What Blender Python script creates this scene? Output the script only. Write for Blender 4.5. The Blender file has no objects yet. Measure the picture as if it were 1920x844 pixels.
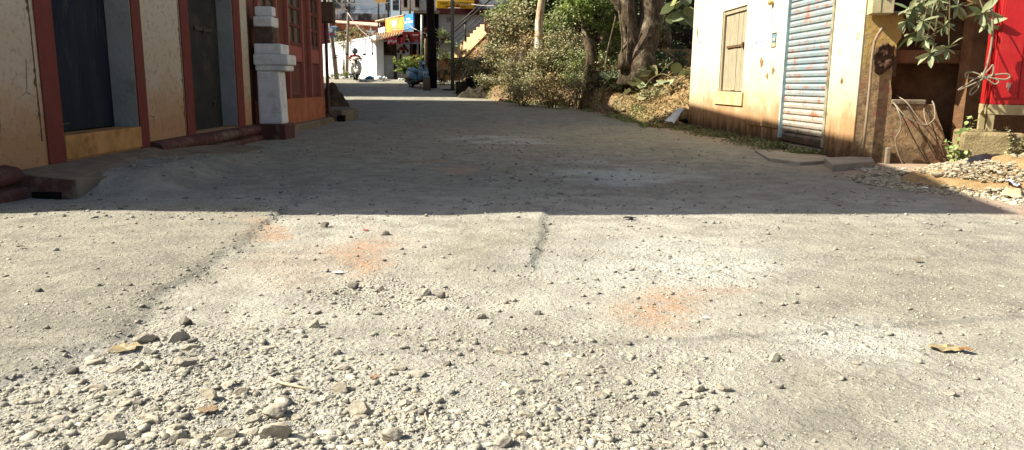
import bpy, bmesh, math, random
import numpy as np
from mathutils import Vector, Matrix
random.seed(7)
rng = np.random.default_rng(11)
R_ = math.radians
scene = bpy.context.scene

# ---------------------------------------------------------------- camera
CAM_H, FPX, PITCH, ROLL = 1.15, 1400.0, R_(10.68), R_(0.62)
_c, _s, _cr, _sr = math.cos(PITCH), math.sin(PITCH), math.cos(ROLL), math.sin(ROLL)
cF = Vector((0, _c, -_s)); _U0 = Vector((0, _s, _c))
cR = Vector((1, 0, 0)) * _cr + _U0 * _sr
cU = _U0 * _cr - Vector((1, 0, 0)) * _sr
CAMP = Vector((0, 0, CAM_H))
cam = bpy.data.cameras.new('camera'); cam.sensor_width = 36; cam.lens = 36 * FPX / 1920
cam.clip_start = 0.05; cam.clip_end = 600
camo = bpy.data.objects.new('camera', cam); scene.collection.objects.link(camo)
m = Matrix((cR, cU, -cF)).transposed().to_4x4(); m.translation = CAMP
camo.matrix_world = m
scene.camera = camo

# ---------------------------------------------------------------- light
SUN_EL, SUN_AZ = R_(42), R_(3.3)          # light travels towards +X, slightly +Y
sd = Vector((math.cos(SUN_EL) * math.cos(SUN_AZ), math.cos(SUN_EL) * math.sin(SUN_AZ), -math.sin(SUN_EL)))
w = bpy.data.worlds.new('World'); scene.world = w; w.use_nodes = True
nt = w.node_tree; sky = nt.nodes.new('ShaderNodeTexSky'); sky.sky_type = 'NISHITA'; sky.sun_disc = False
sky.sun_elevation = SUN_EL; sky.sun_rotation = R_(270) - SUN_AZ; sky.dust_density = 2.5; sky.air_density = 1.0
bg = nt.nodes['Background']; bg.inputs['Strength'].default_value = 0.072
nt.links.new(sky.outputs[0], bg.inputs[0])
sun = bpy.data.lights.new('sun', 'SUN'); sun.energy = 5.0; sun.angle = R_(0.5); sun.color = (1.0, 0.955, 0.82)
suno = bpy.data.objects.new('sun', sun); scene.collection.objects.link(suno)
suno.rotation_euler = (-sd).to_track_quat('Z', 'Y').to_euler(); suno.location = (-20, 0, 20)
vs = scene.view_settings; vs.view_transform = 'Standard'; vs.look = 'None'; vs.gamma = 1; vs.use_curve_mapping = False
vs.exposure = 1.12
scene.cycles.max_bounces = 6; scene.cycles.transparent_max_bounces = 4
scene.cycles.use_denoising = True

# ---------------------------------------------------------------- helpers
def ray(px, py):
    return cF + cR * ((px - 960) / FPX) + cU * ((422 - py) / FPX)
def P(px, py, Y):
    d = ray(px, py); return CAMP + d * (Y / d.y)
def zprof(y):
    y = np.asarray(y, float)
    t = np.clip(y - 19, 0, 23)
    z = 0.0025 * t * t
    return z + 0.022 * np.clip(y - 42, 0, 20) + 0.0 * y
def zg(x, y):
    return float(zprof(y))
def G(px, py, dz=0.0):
    d = ray(px, py); t = 1.5
    while t < 120:
        p = CAMP + d * t
        if p.z <= zg(p.x, p.y) + dz: break
        t += 0.02
    return CAMP + d * t
def proj(x, y, z):
    vx = x; vy = y; vz = z - CAM_H
    a = vx * cR.x + vy * cR.y + vz * cR.z; b = vx * cU.x + vy * cU.y + vz * cU.z; c = vx * cF.x + vy * cF.y + vz * cF.z
    c = np.where(np.abs(c) < 1e-6, 1e-6, c)
    return 960 + FPX * a / c, 422 - FPX * b / c, c

class Frame:
    """u along the wall, v up, w out of the wall"""
    def __init__(s, o, heading, side=1):
        s.o = Vector(o); s.u = Vector((math.sin(heading), math.cos(heading), 0)); s.v = Vector((0, 0, 1))
        s.w = Vector((math.cos(heading), -math.sin(heading), 0)) * side
    def p(s, u, v, w=0): return s.o + s.u * u + s.v * v + s.w * w
    def uv(s, px, py, w=0):
        d = ray(px, py); o = s.o + s.w * w
        t = (o - CAMP).dot(s.w) / d.dot(s.w); q = CAMP + d * t - o
        return q.dot(s.u), q.z
WORLD = Frame((0, 0, 0), 0); WORLD.u = Vector((1, 0, 0)); WORLD.v = Vector((0, 1, 0)); WORLD.w = Vector((0, 0, 1))

class MB:
    def __init__(s): s.v = []; s.f = []
    def quad(s, *p):
        n = len(s.v); s.v += [Vector(q) for q in p]; s.f.append(tuple(range(n, n + len(p)))); return s
    def box(s, fr, u0, u1, v0, v1, w0, w1):
        n = len(s.v)
        for a in (u0, u1):
            for b in (v0, v1):
                for c in (w0, w1): s.v.append(fr.o + fr.u * a + fr.v * b + fr.w * c)
        s.f += [tuple(n + i for i in q) for q in ((0, 1, 3, 2), (4, 6, 7, 5), (0, 4, 5, 1), (2, 3, 7, 6), (0, 2, 6, 4), (1, 5, 7, 3))]
        return s
    def prism(s, pts, d):
        """polygon pts (3d) extruded by d"""
        n = len(s.v); k = len(pts); d = Vector(d)
        s.v += [Vector(q) for q in pts] + [Vector(q) + d for q in pts]
        s.f.append(tuple(range(n, n + k))); s.f.append(tuple(range(n + 2 * k - 1, n + k - 1, -1)))
        for i in range(k):
            j = (i + 1) % k; s.f.append((n + i, n + j, n + k + j, n + k + i))
        return s
    def tube(s, pts, r, n=8, cap=True):
        pts = [Vector(p) for p in pts]; rs = r if isinstance(r, (list, tuple)) else [r] * len(pts)
        base = len(s.v); up = Vector((0, 0, 1)); prev = None
        for i, p in enumerate(pts):
            t = (pts[min(i + 1, len(pts) - 1)] - pts[max(i - 1, 0)])
            if t.length < 1e-9: t = Vector((0, 0, 1))
            t.normalize()
            if prev is None:
                a = t.cross(Vector((0.3, 0.9, 0.1)) if abs(t.z) > .9 else up).normalized()
            else:
                a = (prev - t * prev.dot(t)).normalized()
            prev = a; b = t.cross(a)
            for k in range(n):
                th = 2 * math.pi * k / n; s.v.append(p + (a * math.cos(th) + b * math.sin(th)) * rs[i])
        for i in range(len(pts) - 1):
            for k in range(n):
                q = base + i * n; k2 = (k + 1) % n; s.f.append((q + k, q + k2, q + n + k2, q + n + k))
        if cap:
            s.f.append(tuple(base + k for k in range(n))[::-1]); e = base + (len(pts) - 1) * n; s.f.append(tuple(e + k for k in range(n)))
        return s
    def loft(s, secs, n=14, cap=True):
        """secs: (centre, axisA*halfA, axisB*halfB)"""
        base = len(s.v)
        for c, a, b in secs:
            c, a, b = Vector(c), Vector(a), Vector(b)
            for k in range(n):
                th = 2 * math.pi * k / n; ct, st = math.cos(th), math.sin(th)
                e = 0.75
                s.v.append(c + a * math.copysign(abs(ct) ** e, ct) + b * math.copysign(abs(st) ** e, st))
        for i in range(len(secs) - 1):
            for k in range(n):
                q = base + i * n; k2 = (k + 1) % n; s.f.append((q + k, q + k2, q + n + k2, q + n + k))
        if cap:
            s.f.append(tuple(base + k for k in range(n))[::-1]); e = base + (len(secs) - 1) * n; s.f.append(tuple(e + k for k in range(n)))
        return s
    def torus(s, c, ax, R, r, n=20, m=8):
        c = Vector(c); ax = Vector(ax).normalized(); a = ax.orthogonal().normalized(); b = ax.cross(a); base = len(s.v)
        for i in range(n):
            th = 2 * math.pi * i / n; d = a * math.cos(th) + b * math.sin(th)
            for k in range(m):
                ph = 2 * math.pi * k / m; s.v.append(c + d * (R + r * math.cos(ph)) + ax * r * math.sin(ph))
        for i in range(n):
            for k in range(m):
                i2, k2 = (i + 1) % n, (k + 1) % m
                s.f.append((base + i * m + k, base + i2 * m + k, base + i2 * m + k2, base + i * m + k2))
        return s
    def disc(s, c, ax, R, h, n=18):
        c = Vector(c); ax = Vector(ax).normalized(); return s.tube([c - ax * h / 2, c + ax * h / 2], R, n)
    def raw(s, V, F):
        n = len(s.v); s.v += [Vector(q) for q in V]; s.f += [tuple(n + i for i in q) for q in F]; return s

def tag(o, label=None, cat=None, group=None, kind=None):
    if label: o['label'] = label
    if cat: o['category'] = cat
    if group: o['group'] = group
    if kind: o['kind'] = kind
    return o
def thing(name, loc, label, cat, group=None):
    o = bpy.data.objects.new(name, None); scene.collection.objects.link(o); o.location = loc; o.empty_display_size = .1
    return tag(o, label, cat, group)
def wloc(o):
    p = Vector((0, 0, 0))
    while o is not None: p = p + o.location; o = o.parent
    return p
def build(name, mb, mat, parent=None, smooth=False, bevel=0, loc=None, label=None, cat=None, group=None, kind=None, sub=None):
    me = bpy.data.meshes.new(name)
    base = wloc(parent) if parent else (Vector(loc) if loc is not None else Vector((0, 0, 0)))
    if isinstance(mb, MB): vv = [tuple(q - base) for q in mb.v]; ff = mb.f
    else: vv = (np.asarray(mb[0]) - np.array(base)).tolist(); ff = mb[1]
    me.from_pydata(vv, [], ff); me.update()
    bm = bmesh.new(); bm.from_mesh(me)
    if isinstance(mb, MB): bmesh.ops.recalc_face_normals(bm, faces=bm.faces)
    bm.to_mesh(me); bm.free()
    if smooth: me.polygons.foreach_set('use_smooth', [True] * len(me.polygons))
    me.materials.append(mat)
    o = bpy.data.objects.new(name, me); scene.collection.objects.link(o)
    if parent: o.parent = parent
    else: o.location = base
    if bevel:
        b = o.modifiers.new('bevel', 'BEVEL'); b.width = bevel; b.segments = 2; b.limit_method = 'ANGLE'
    if sub: 
        s_ = o.modifiers.new('sub', 'SUBSURF'); s_.levels = sub; s_.render_levels = sub
    return tag(o, label, cat, group, kind)
def fastmesh(name, V, F, mat, parent=None, smooth=False, loc=None, **kw):
    """V (n,3) array, F (m,k) int array"""
    me = bpy.data.meshes.new(name); V = np.asarray(V, np.float32)
    base = np.array(wloc(parent)) if parent else (np.array(loc) if loc is not None else np.zeros(3))
    V = V - base.astype(np.float32); F = np.asarray(F, np.int32); k = F.shape[1]
    me.vertices.add(len(V)); me.vertices.foreach_set('co', V.ravel())
    me.loops.add(F.size); me.loops.foreach_set('vertex_index', F.ravel())
    me.polygons.add(len(F)); me.polygons.foreach_set('loop_start', np.arange(0, F.size, k, dtype=np.int32))
    me.polygons.foreach_set('loop_total', np.full(len(F), k, np.int32))
    if smooth: me.polygons.foreach_set('use_smooth', np.ones(len(F), bool))
    me.update(calc_edges=True); me.validate()
    me.materials.append(mat)
    o = bpy.data.objects.new(name, me); scene.collection.objects.link(o)
    if parent: o.parent = parent
    else: o.location = base
    return tag(o, **kw)

# ---------------------------------------------------------------- materials
def srgb(r, g, b):
    f = lambda c: (c / 12.92 if c <= 0.04045 else ((c + 0.055) / 1.055) ** 2.4)
    return tuple(f(x / 255) for x in (r, g, b))
def N(nt, t, **k):
    n = nt.nodes.new('ShaderNode' + t)
    for a, b in k.items(): setattr(n, a, b)
    return n
class Mat:
    def __init__(s, name, rough=.85, spec=.2, metal=0):
        s.m = bpy.data.materials.new(name); s.m.use_nodes = True; s.t = s.m.node_tree
        s.b = s.t.nodes['Principled BSDF']; s.b.inputs['Roughness'].default_value = rough
        s.b.inputs['Specular IOR Level'].default_value = spec; s.b.inputs['Metallic'].default_value = metal
        g = N(s.t, 'NewGeometry'); s.pos = g.outputs['Position']; s.geo = g
    def L(s, a, b): s.t.links.new(a, b)
    def noise(s, scale, detail=5, rough=.6, stretch=None, off=0, dist=0):
        n = N(s.t, 'TexNoise'); n.inputs['Scale'].default_value = scale; n.inputs['Detail'].default_value = detail
        n.inputs['Roughness'].default_value = rough; n.inputs['Distortion'].default_value = dist
        mp = N(s.t, 'Mapping'); mp.inputs['Location'].default_value = (off, off * .7, off * .3)
        if stretch: mp.inputs['Scale'].default_value = stretch
        s.L(s.pos, mp.inputs[0]); s.L(mp.outputs[0], n.inputs['Vector']); return n.outputs['Fac']
    def voro(s, scale, feature='F1', stretch=None, rnd=1):
        n = N(s.t, 'TexVoronoi', feature=feature); n.inputs['Scale'].default_value = scale; n.inputs['Randomness'].default_value = rnd
        mp = N(s.t, 'Mapping')
        if stretch: mp.inputs['Scale'].default_value = stretch
        s.L(s.pos, mp.inputs[0]); s.L(mp.outputs[0], n.inputs['Vector']); return n
    def ramp(s, f, a, b, lo=0., hi=1.):
        n = N(s.t, 'MapRange'); n.inputs[1].default_value = a; n.inputs[2].default_value = b
        n.inputs[3].default_value = lo; n.inputs[4].default_value = hi; n.interpolation_type = 'SMOOTHSTEP'
        s.L(f, n.inputs[0]); return n.outputs[0]
    def mix(s, a, b, f, mode='MIX'):
        n = N(s.t, 'Mix', data_type='RGBA', blend_type=mode); n.clamp_factor = True
        for i, x in ((6, a), (7, b)):
            if isinstance(x, (tuple, list)): n.inputs[i].default_value = (*x[:3], 1)
            else: s.L(x, n.inputs[i])
        if isinstance(f, (int, float)): n.inputs[0].default_value = f
        else: s.L(f, n.inputs[0])
        return n.outputs[2]
    def math(s, op, a, b=None):
        n = N(s.t, 'Math', operation=op)
        for i, x in enumerate((a, b)):
            if x is None: continue
            if isinstance(x, (int, float)): n.inputs[i].default_value = x
            else: s.L(x, n.inputs[i])
        return n.outputs[0]
    def xyz(s, i):
        n = N(s.t, 'SeparateXYZ'); s.L(s.pos, n.inputs[0]); return n.outputs[i]
    def rand(s):
        return N(s.t, 'ObjectInfo').outputs['Random']
    def island(s):
        return s.geo.outputs['Random Per Island']
    def attr(s, name):
        n = N(s.t, 'Attribute'); n.attribute_name = name; return n
    def color(s, c):
        if isinstance(c, (tuple, list)): s.b.inputs['Base Color'].default_value = (*c[:3], 1)
        else: s.L(c, s.b.inputs['Base Color'])
        return s
    def bump(s, h, dist=.01, strength=1.0):
        n = N(s.t, 'Bump'); n.inputs['Distance'].default_value = dist; n.inputs['Strength'].default_value = strength
        s.L(h, n.inputs['Height']); s.L(n.outputs[0], s.b.inputs['Normal']); return s

def plain(name, col, rough=.7, spec=.25, metal=0, var=.25, scale=6, bump=.003, dirt=None, dirt_amt=.5):
    """a paint or stone with soft mottling, so nothing is perfectly flat"""
    M = Mat(name, rough, spec, metal)
    d = tuple(c * (1 - var) for c in col); l = tuple(min(1, c * (1 + var * .6)) for c in col)
    c = M.mix(d, l, M.ramp(M.noise(scale, 6, .65), .3, .7))
    if dirt: c = M.mix(c, dirt, M.math('MULTIPLY', M.ramp(M.noise(scale * .6, 8, .7, off=4), .48, .68), dirt_amt))
    M.color(c)
    if bump: M.bump(M.noise(scale * 6, 5, .7, off=9), bump)
    return M.m

def m_left_plaster():
    M = Mat('left_plaster', .92, .1)
    z = M.xyz(2); n1 = M.noise(2.2, 7, .65); n2 = M.noise(14, 6, .7, off=3); n3 = M.noise(40, 4, .7)
    zz = M.math('ADD', z, M.math('MULTIPLY', M.math('SUBTRACT', n1, .5), 1.1))
    c = M.mix(srgb(170, 132, 98), srgb(184, 168, 146), M.ramp(zz, .45, 1.35))
    c = M.mix(c, srgb(190, 180, 160), M.ramp(zz, 1.4, 2.2))
    c = M.mix(c, srgb(116, 92, 66), M.math('MULTIPLY', M.ramp(n2, .5, .72), .6))
    c = M.mix(c, srgb(84, 76, 62), M.math('MULTIPLY', M.ramp(n3, .62, .8), .35))
    cr = M.voro(1.1, 'DISTANCE_TO_EDGE'); 
    c = M.mix(c, srgb(60, 50, 40), M.math('MULTIPLY', M.ramp(cr.outputs['Distance'], .012, 0), M.ramp(n1, .5, .62)))
    M.color(c).bump(M.math('ADD', n2, M.math('MULTIPLY', n3, .4)), .012); return M.m
def m_cream():
    M = Mat('cream_lime_wash', .95, .08)
    z = M.xyz(2); n1 = M.noise(1.7, 7, .62, off=2); n2 = M.noise(9, 7, .7, stretch=(1, 1, .5)); n3 = M.noise(45, 4, .7)
    st = M.noise(7, 6, .7, stretch=(1, 1, .18), off=5)
    zz = M.math('ADD', z, M.math('MULTIPLY', M.math('SUBTRACT', n1, .5), 1.3))
    c = M.mix(srgb(170, 132, 94), srgb(204, 190, 156), M.ramp(zz, .45, 1.2))
    c = M.mix(c, srgb(214, 204, 176), M.ramp(zz, .95, 1.85))
    c = M.mix(c, srgb(160, 124, 70), M.math('MULTIPLY', M.ramp(n2, .56, .74), .4))
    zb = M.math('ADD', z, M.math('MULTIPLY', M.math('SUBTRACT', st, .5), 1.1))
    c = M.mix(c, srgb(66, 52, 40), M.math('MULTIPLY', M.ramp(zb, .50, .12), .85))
    c = M.mix(c, srgb(150, 122, 86), M.math('MULTIPLY', M.ramp(M.noise(3.5, 9, .8, off=33, dist=.6), .53, .66), .5))
    c = M.mix(c, srgb(196, 176, 132), M.math('MULTIPLY', M.ramp(M.noise(11, 6, .7, stretch=(1, 1, .12), off=44), .56, .7), .5))
    # flaked spots showing the brown coat below
    sp = M.ramp(M.math('MULTIPLY', M.ramp(M.noise(6, 5, .7, off=20), .62, .70), 1.0), .2, .8)
    c = M.mix(c, srgb(168, 132, 84), M.math('MULTIPLY', sp, .7))
    M.color(c).bump(M.math('SUBTRACT', M.math('ADD', n2, M.math('MULTIPLY', n3, .3)), sp), .012); return M.m
def m_brownwall():
    M = Mat('bare_mud_plaster', .95, .08)
    n1 = M.noise(2.5, 8, .65, dist=.4); n2 = M.noise(12, 7, .72, off=3); n3 = M.noise(50, 4, .7); v = M.voro(9)
    z = M.xyz(2)
    c = M.mix(srgb(120, 98, 74), srgb(176, 148, 112), M.ramp(n2, .3, .7))
    c = M.mix(c, srgb(186, 158, 98), M.ramp(M.math('ADD', z, M.math('MULTIPLY', n1, .8)), 1.5, 2.3))
    c = M.mix(c, srgb(168, 108, 92), M.math('MULTIPLY', M.ramp(M.noise(3.2, 6, .7, off=8), .52, .62), .6))
    c = M.mix(c, srgb(140, 150, 140), M.math('MULTIPLY', M.ramp(M.noise(4, 7, .75, off=14), .6, .68), .55))
    c = M.mix(c, srgb(76, 62, 50), M.math('MULTIPLY', M.ramp(M.math('ADD', z, M.math('MULTIPLY', n2, .5)), .65, .35), .6))
    c = M.mix(c, srgb(58, 44, 34), M.ramp(n2, .68, .82))
    M.color(c).bump(M.math('ADD', M.math('ADD', n1, n2), M.math('MULTIPLY', n3, .3)), .035); return M.m
def m_road():
    M = Mat('worn_road', .95, .12)
    a = M.attr('tint'); sep = N(M.t, 'SeparateColor'); M.L(a.outputs['Color'], sep.inputs[0])
    orange, pale, asph = sep.outputs[0], sep.outputs[1], sep.outputs[2]
    far = M.attr('far').outputs['Fac']
    n0 = M.noise(.55, 6, .6); n1 = M.noise(3.5, 7, .65, off=2); n2 = M.noise(28, 6, .7, off=5); n3 = M.noise(110, 4, .7, off=1)
    v = M.voro(60); v2 = M.voro(24, stretch=(1, 1, .2))
    dust = M.mix(srgb(158, 153, 140), srgb(190, 184, 170), M.ramp(n1, .3, .7))
    asphc = M.mix(srgb(143, 138, 124), srgb(173, 167, 150), M.ramp(M.math('ADD', n1, M.math('MULTIPLY', M.math('SUBTRACT', n0, .5), .6)), .3, .7))
    c = M.mix(dust, asphc, asph)
    c = M.mix(c, srgb(138, 131, 118), M.math('MULTIPLY', M.ramp(n0, .45, .62), .35))
    c = M.mix(c, srgb(198, 199, 192), M.math('MULTIPLY', pale, M.ramp(M.noise(12, 8, .75, off=21), .38, .6, .2, .85)))
    c = M.mix(c, srgb(184, 150, 122), M.math('MULTIPLY', M.math('MULTIPLY', orange, .95), M.ramp(M.noise(9, 7, .75, off=7), .34, .56)))
    dk_ = M.math('MULTIPLY', M.ramp(M.noise(1.1, 7, .7, off=50, dist=.5), .48, .62), M.ramp(M.noise(45, 4, .75, off=52), .42, .6)); c = M.mix(c, srgb(92, 90, 84), M.math('MULTIPLY', M.math('MULTIPLY', dk_, asph), .45))
    grain = M.math('MULTIPLY', M.ramp(n3, .52, .66), .6)
    c = M.mix(c, srgb(84, 78, 70), grain)
    c = M.mix(c, srgb(212, 205, 188), M.math('MULTIPLY', M.ramp(n3, .44, .30), .3))
    spk = M.math('MULTIPLY', M.ramp(v.outputs['Distance'], .30, .16), M.ramp(M.noise(35, 3, .6, off=11), .5, .62))
    c = M.mix(c, srgb(62, 58, 53), M.math('MULTIPLY', spk, .8))
    cw_ = M.noise(.9, 5, .6, off=31, dist=1.2); c = M.mix(c, srgb(112, 106, 96), M.math('MULTIPLY', M.ramp(M.math('ABSOLUTE', M.math('SUBTRACT', cw_, .5)), .018, .0), .35))
    M.color(c)
    h = M.math('ADD', M.math('MULTIPLY', n2, 1.0), M.math('MULTIPLY', n3, .55))
    h = M.math('SUBTRACT', h, M.math('MULTIPLY', M.ramp(v2.outputs['Distance'], .1, .5), .3))
    v3 = M.voro(34); h = M.math('SUBTRACT', h, M.math('MULTIPLY', M.math('MULTIPLY', M.ramp(v3.outputs['Distance'], .05, .5), a.outputs['Alpha']), 1.3))
    M.bump(h, .02); return M.m
def m_stone(name, c1, c2, dust=srgb(196, 188, 168), amt=.6, sc=30):
    M = Mat(name, .9, .15)
    c = M.mix(c1, c2, M.island())
    nz = N(M.t, 'SeparateXYZ'); M.L(M.geo.outputs['Normal'], nz.inputs[0])
    f = M.math('MULTIPLY', M.math('MULTIPLY', M.ramp(nz.outputs[2], -.3, .6), M.ramp(M.noise(sc, 5, .7), .32, .58)), amt)
    c = M.mix(c, dust, f)
    M.color(c).bump(M.noise(sc * 2.5, 5, .7), .006); return M.m
def m_leaf(name, c1, c2, c3=None, trans=.25):
    M = Mat(name, .55, .35)
    r = M.island(); c = M.mix(c1, c2, r)
    if c3: c = M.mix(c, c3, M.ramp(M.math('FRACT', M.math('MULTIPLY', r, 7.13)), .62, .9))
    # underside a little paler, as leaves are
    c = M.mix(c, M.mix(c, (.35, .38, .22), .25), M.geo.outputs['Backfacing'])
    M.color(c)
    tr = N(M.t, 'BsdfTranslucent'); M.L(c, tr.inputs[0]); mx = N(M.t, 'MixShader'); mx.inputs[0].default_value = trans
    M.L(M.b.outputs[0], mx.inputs[1]); M.L(tr.outputs[0], mx.inputs[2])
    M.L(mx.outputs[0], M.t.nodes['Material Output'].inputs['Surface']); return M.m
def m_bark(name, c1, c2, c3):
    M = Mat(name, .95, .1)
    n = M.noise(9, 7, .7, stretch=(1, 1, .3)); b = M.noise(2.2, 6, .7, off=4)
    c = M.mix(c1, c2, M.ramp(n, .35, .65)); c = M.mix(c, c3, M.ramp(b, .5, .62)); M.color(c).bump(n, .04); return M.m
def m_shutter():
    M = Mat('shutter_paint', .6, .3)
    n1 = M.noise(5, 8, .75, stretch=(1, 1, 1.6)); n2 = M.noise(2, 6, .7, off=6); z = M.xyz(2); n3 = M.noise(20, 6, .7, stretch=(1, 1, 3), off=2)
    c = M.mix(srgb(132, 154, 160), srgb(156, 166, 164), M.ramp(n2, .35, .65))
    c = M.mix(c, srgb(178, 172, 158), M.ramp(M.math('ADD', z, M.math('MULTIPLY', M.math('SUBTRACT', n1, .5), 1.3)), 1.15, .75))
    c = M.mix(c, srgb(176, 104, 72), M.math('MULTIPLY', M.ramp(n1, .53, .60), .8))
    c = M.mix(c, srgb(188, 84, 62), M.math('MULTIPLY', M.ramp(n3, .62, .68), .8))
    c = M.mix(c, srgb(150, 118, 78), M.math('MULTIPLY', M.ramp(M.noise(40, 4, .7), .5, .7), .4))
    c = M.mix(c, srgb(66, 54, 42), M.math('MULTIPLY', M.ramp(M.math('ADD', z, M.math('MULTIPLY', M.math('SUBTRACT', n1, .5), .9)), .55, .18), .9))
    M.color(c).bump(n3, .004); return M.m
def m_wood(name, c1, c2, axis=(6, 6, .5), rough=.85):
    M = Mat(name, rough, .15)
    n = M.noise(6, 7, .7, stretch=axis); c = M.mix(c1, c2, M.ramp(n, .3, .7))
    c = M.mix(c, tuple(x * .35 for x in c1), M.math('MULTIPLY', M.ramp(M.noise(10, 6, .7, stretch=axis, off=5), .6, .75), .7))
    M.color(c).bump(n, .006); return M.m
def m_stained(name, base, dark, top, zc, zr, sc=3):
    """wall with black mould running down from a ledge at world height zc"""
    M = Mat(name, .95, .1); z = M.xyz(2)
    n = M.noise(sc, 8, .75, stretch=(1, 1, .35)); n2 = M.noise(sc * 5, 6, .7, off=3)
    zz = M.math('ADD', z, M.math('MULTIPLY', M.math('SUBTRACT', n, .5), zr * 1.6))
    c = M.mix(base, dark, M.math('MULTIPLY', M.ramp(M.math('ADD', n, M.math('MULTIPLY', n2, .25)), .5, .72), .95))
    c = M.mix(c, top, M.ramp(zz, zc, zc + zr)); M.color(c).bump(n2, .01); return M.m

# ---------------------------------------------------------------- numpy noise
def vnoise(x, y, seed=0):
    xi, yi = np.floor(x).astype(np.int64), np.floor(y).astype(np.int64); fx, fy = x - xi, y - yi
    fx = fx * fx * (3 - 2 * fx); fy = fy * fy * (3 - 2 * fy)
    def h(a, b):
        n = (a * 374761393 + b * 668265263 + seed * 1442695041) & 0x7fffffff
        n = ((n ^ (n >> 13)) * 1274126177) & 0x7fffffff
        return ((n ^ (n >> 16)) & 0xffff) / 65535.0
    return (h(xi, yi) * (1 - fx) + h(xi + 1, yi) * fx) * (1 - fy) + (h(xi, yi + 1) * (1 - fx) + h(xi + 1, yi + 1) * fx) * fy
def fbm(x, y, o=4, seed=0):
    s = 0; a = .5
    for i in range(o): s = s + a * (vnoise(x * 2 ** i, y * 2 ** i, seed + i * 17) - .5); a *= .5
    return s
def sstep(x, a, b):
    t = np.clip((x - a) / (b - a), 0, 1); return t * t * (3 - 2 * t)
def blob(px, py, cx, cy, rx, ry):
    return np.exp(-(((px - cx) / rx) ** 2 + ((py - cy) / ry) ** 2) ** 1.5)

# world-space lines/patches on the road, read once off the ground plane
def gpt(px, py): g = G(px, py); return (g.x, g.y)
EDGE = [gpt(*p) for p in ((520, 405), (480, 440), (400, 500), (300, 560), (235, 640), (60, 720), (-60, 775))]
EDGE2 = [gpt(*p) for p in ((1020, 400), (1015, 440), (1000, 500), (985, 520))]
def side_line(x, y, L):
    """signed distance to a polyline (positive on its left side going towards the camera)"""
    best = np.full(x.shape, 1e9); sg = np.zeros(x.shape)
    for (ax, ay), (bx, by) in zip(L[:-1], L[1:]):
        dx, dy = bx - ax, by - ay; t = np.clip(((x - ax) * dx + (y - ay) * dy) / (dx * dx + dy * dy), 0, 1)
        d = np.hypot(x - ax - t * dx, y - ay - t * dy); c = dx * (y - ay) - dy * (x - ax)
        s_ = np.sign(c); m_ = d < best; best = np.where(m_, d, best); sg = np.where(m_, s_, sg)
    return best * sg
def masks(x, y):
    px, py, c = proj(x, y, zprof(y)); ok = c > .5
    px = np.where(ok, px, -5000); py = np.where(ok, py, 5000)
    nx = (fbm(x * 1.6, y * 1.6, 4, 3)) * 160
    p2x, p2y = px + nx, py + nx * .25
    rub = np.maximum.reduce([blob(p2x, p2y, 500, 800, 520, 125), blob(p2x, p2y, 420, 690, 260, 75) * .95, blob(p2x, p2y, 740, 560, 170, 32) * .8,
                             blob(p2x, p2y, 1130, 800, 250, 110) * .75, blob(p2x, p2y, 950, 640, 260, 50) * .45, blob(p2x, p2y, 1250, 500, 230, 50) * .35,
                             blob(p2x, p2y, 1620, 640, 110, 32) * .45, blob(p2x, p2y, 1250, 680, 150, 40) * .4])
    d1 = side_line(x, y, EDGE) + fbm(x * 5, y * 5, 3, 9) * .18
    left = sstep(-d1, -.03, .09) * sstep(y, 7.6, 6.6)
    pale = np.maximum.reduce([blob(p2x, p2y, 1250, 500, 210, 42), blob(p2x, p2y, 1630, 638, 110, 32), blob(p2x, p2y, 1170, 328, 120, 16), blob(p2x, p2y, 950, 265, 80, 7), blob(p2x, p2y, 330, 700, 280, 60) * .35, blob(p2x, p2y, 600, 790, 500, 90) * .35])
    orange = np.maximum.reduce([blob(p2x, p2y, 690, 480, 55, 45), blob(p2x, p2y, 495, 432, 35, 18), blob(p2x, p2y, 1240, 570, 95, 42), blob(p2x, p2y, 1330, 540, 80, 16) * .6,
                                blob(p2x, p2y, 570, 505, 120, 40) * .3, blob(p2x, p2y, 840, 315, 40, 8) * .8, sstep(x + fbm(x, y, 3, 8), 4.2, 5.2) * (y > 4) * .8,
                                sstep(x - (6.2 - y * .105) + fbm(x * 2, y * 2, 3, 5) * .8, -.6, .3) * (y > 8) * .55])
    smooth = np.maximum(blob(p2x, p2y, 1600, 790, 170, 120), blob(p2x, p2y, 1560, 720, 90, 40))
    asph = np.clip(np.maximum.reduce([left, sstep(py, 400, 340), blob(p2x, p2y, 1750, 520, 330, 130), blob(p2x, p2y, 900, 470, 130, 60), smooth]) - rub * .35 - pale * .6, 0, 1)
    return dict(rub=np.clip(rub - left * .9 - smooth, 0, 1), left=left, pale=pale, orange=np.clip(orange, 0, 1), asph=asph, smooth=smooth, px=px, py=py)
def hground(x, y):
    x = np.asarray(x, float); y = np.asarray(y, float)
    m_ = masks(x, y); near = sstep(y, 30, 12)
    h = zprof(y) + fbm(x * .7, y * .7, 3, 1) * .05 * near
    h = h + m_['left'] * .028 + m_['rub'] * (fbm(x * 6, y * 6, 3, 4) * .04 + np.abs(fbm(x * 22, y * 22, 3, 66)) * .034 * sstep(y, 7, 4)) + fbm(x * 16, y * 16, 2, 6) * .008 * near * (1 - m_['smooth'])
    e2 = side_line(x, y, EDGE2) + fbm(x * 6, y * 6, 2, 2) * .1
    h = h + sstep(-e2, -.05, .03) * sstep(e2, -.9, -.2) * .03 * (y > 4.6) * (y < 7)
    h = h + .18 * sstep(-x - .04 * (y - 8), 3.4, 4.05) * sstep(y, 7.3, 7.75) * sstep(y, 13, 9)
    # shallow gutter along the plaster wall
    h = h - .03 * np.exp(-((x + 4.4) / .35) ** 2) * (y < 7.6) * (y > 5)
    return h, m_
def hg(x, y): return float(hground(np.array([x]), np.array([y]))[0][0])

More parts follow.
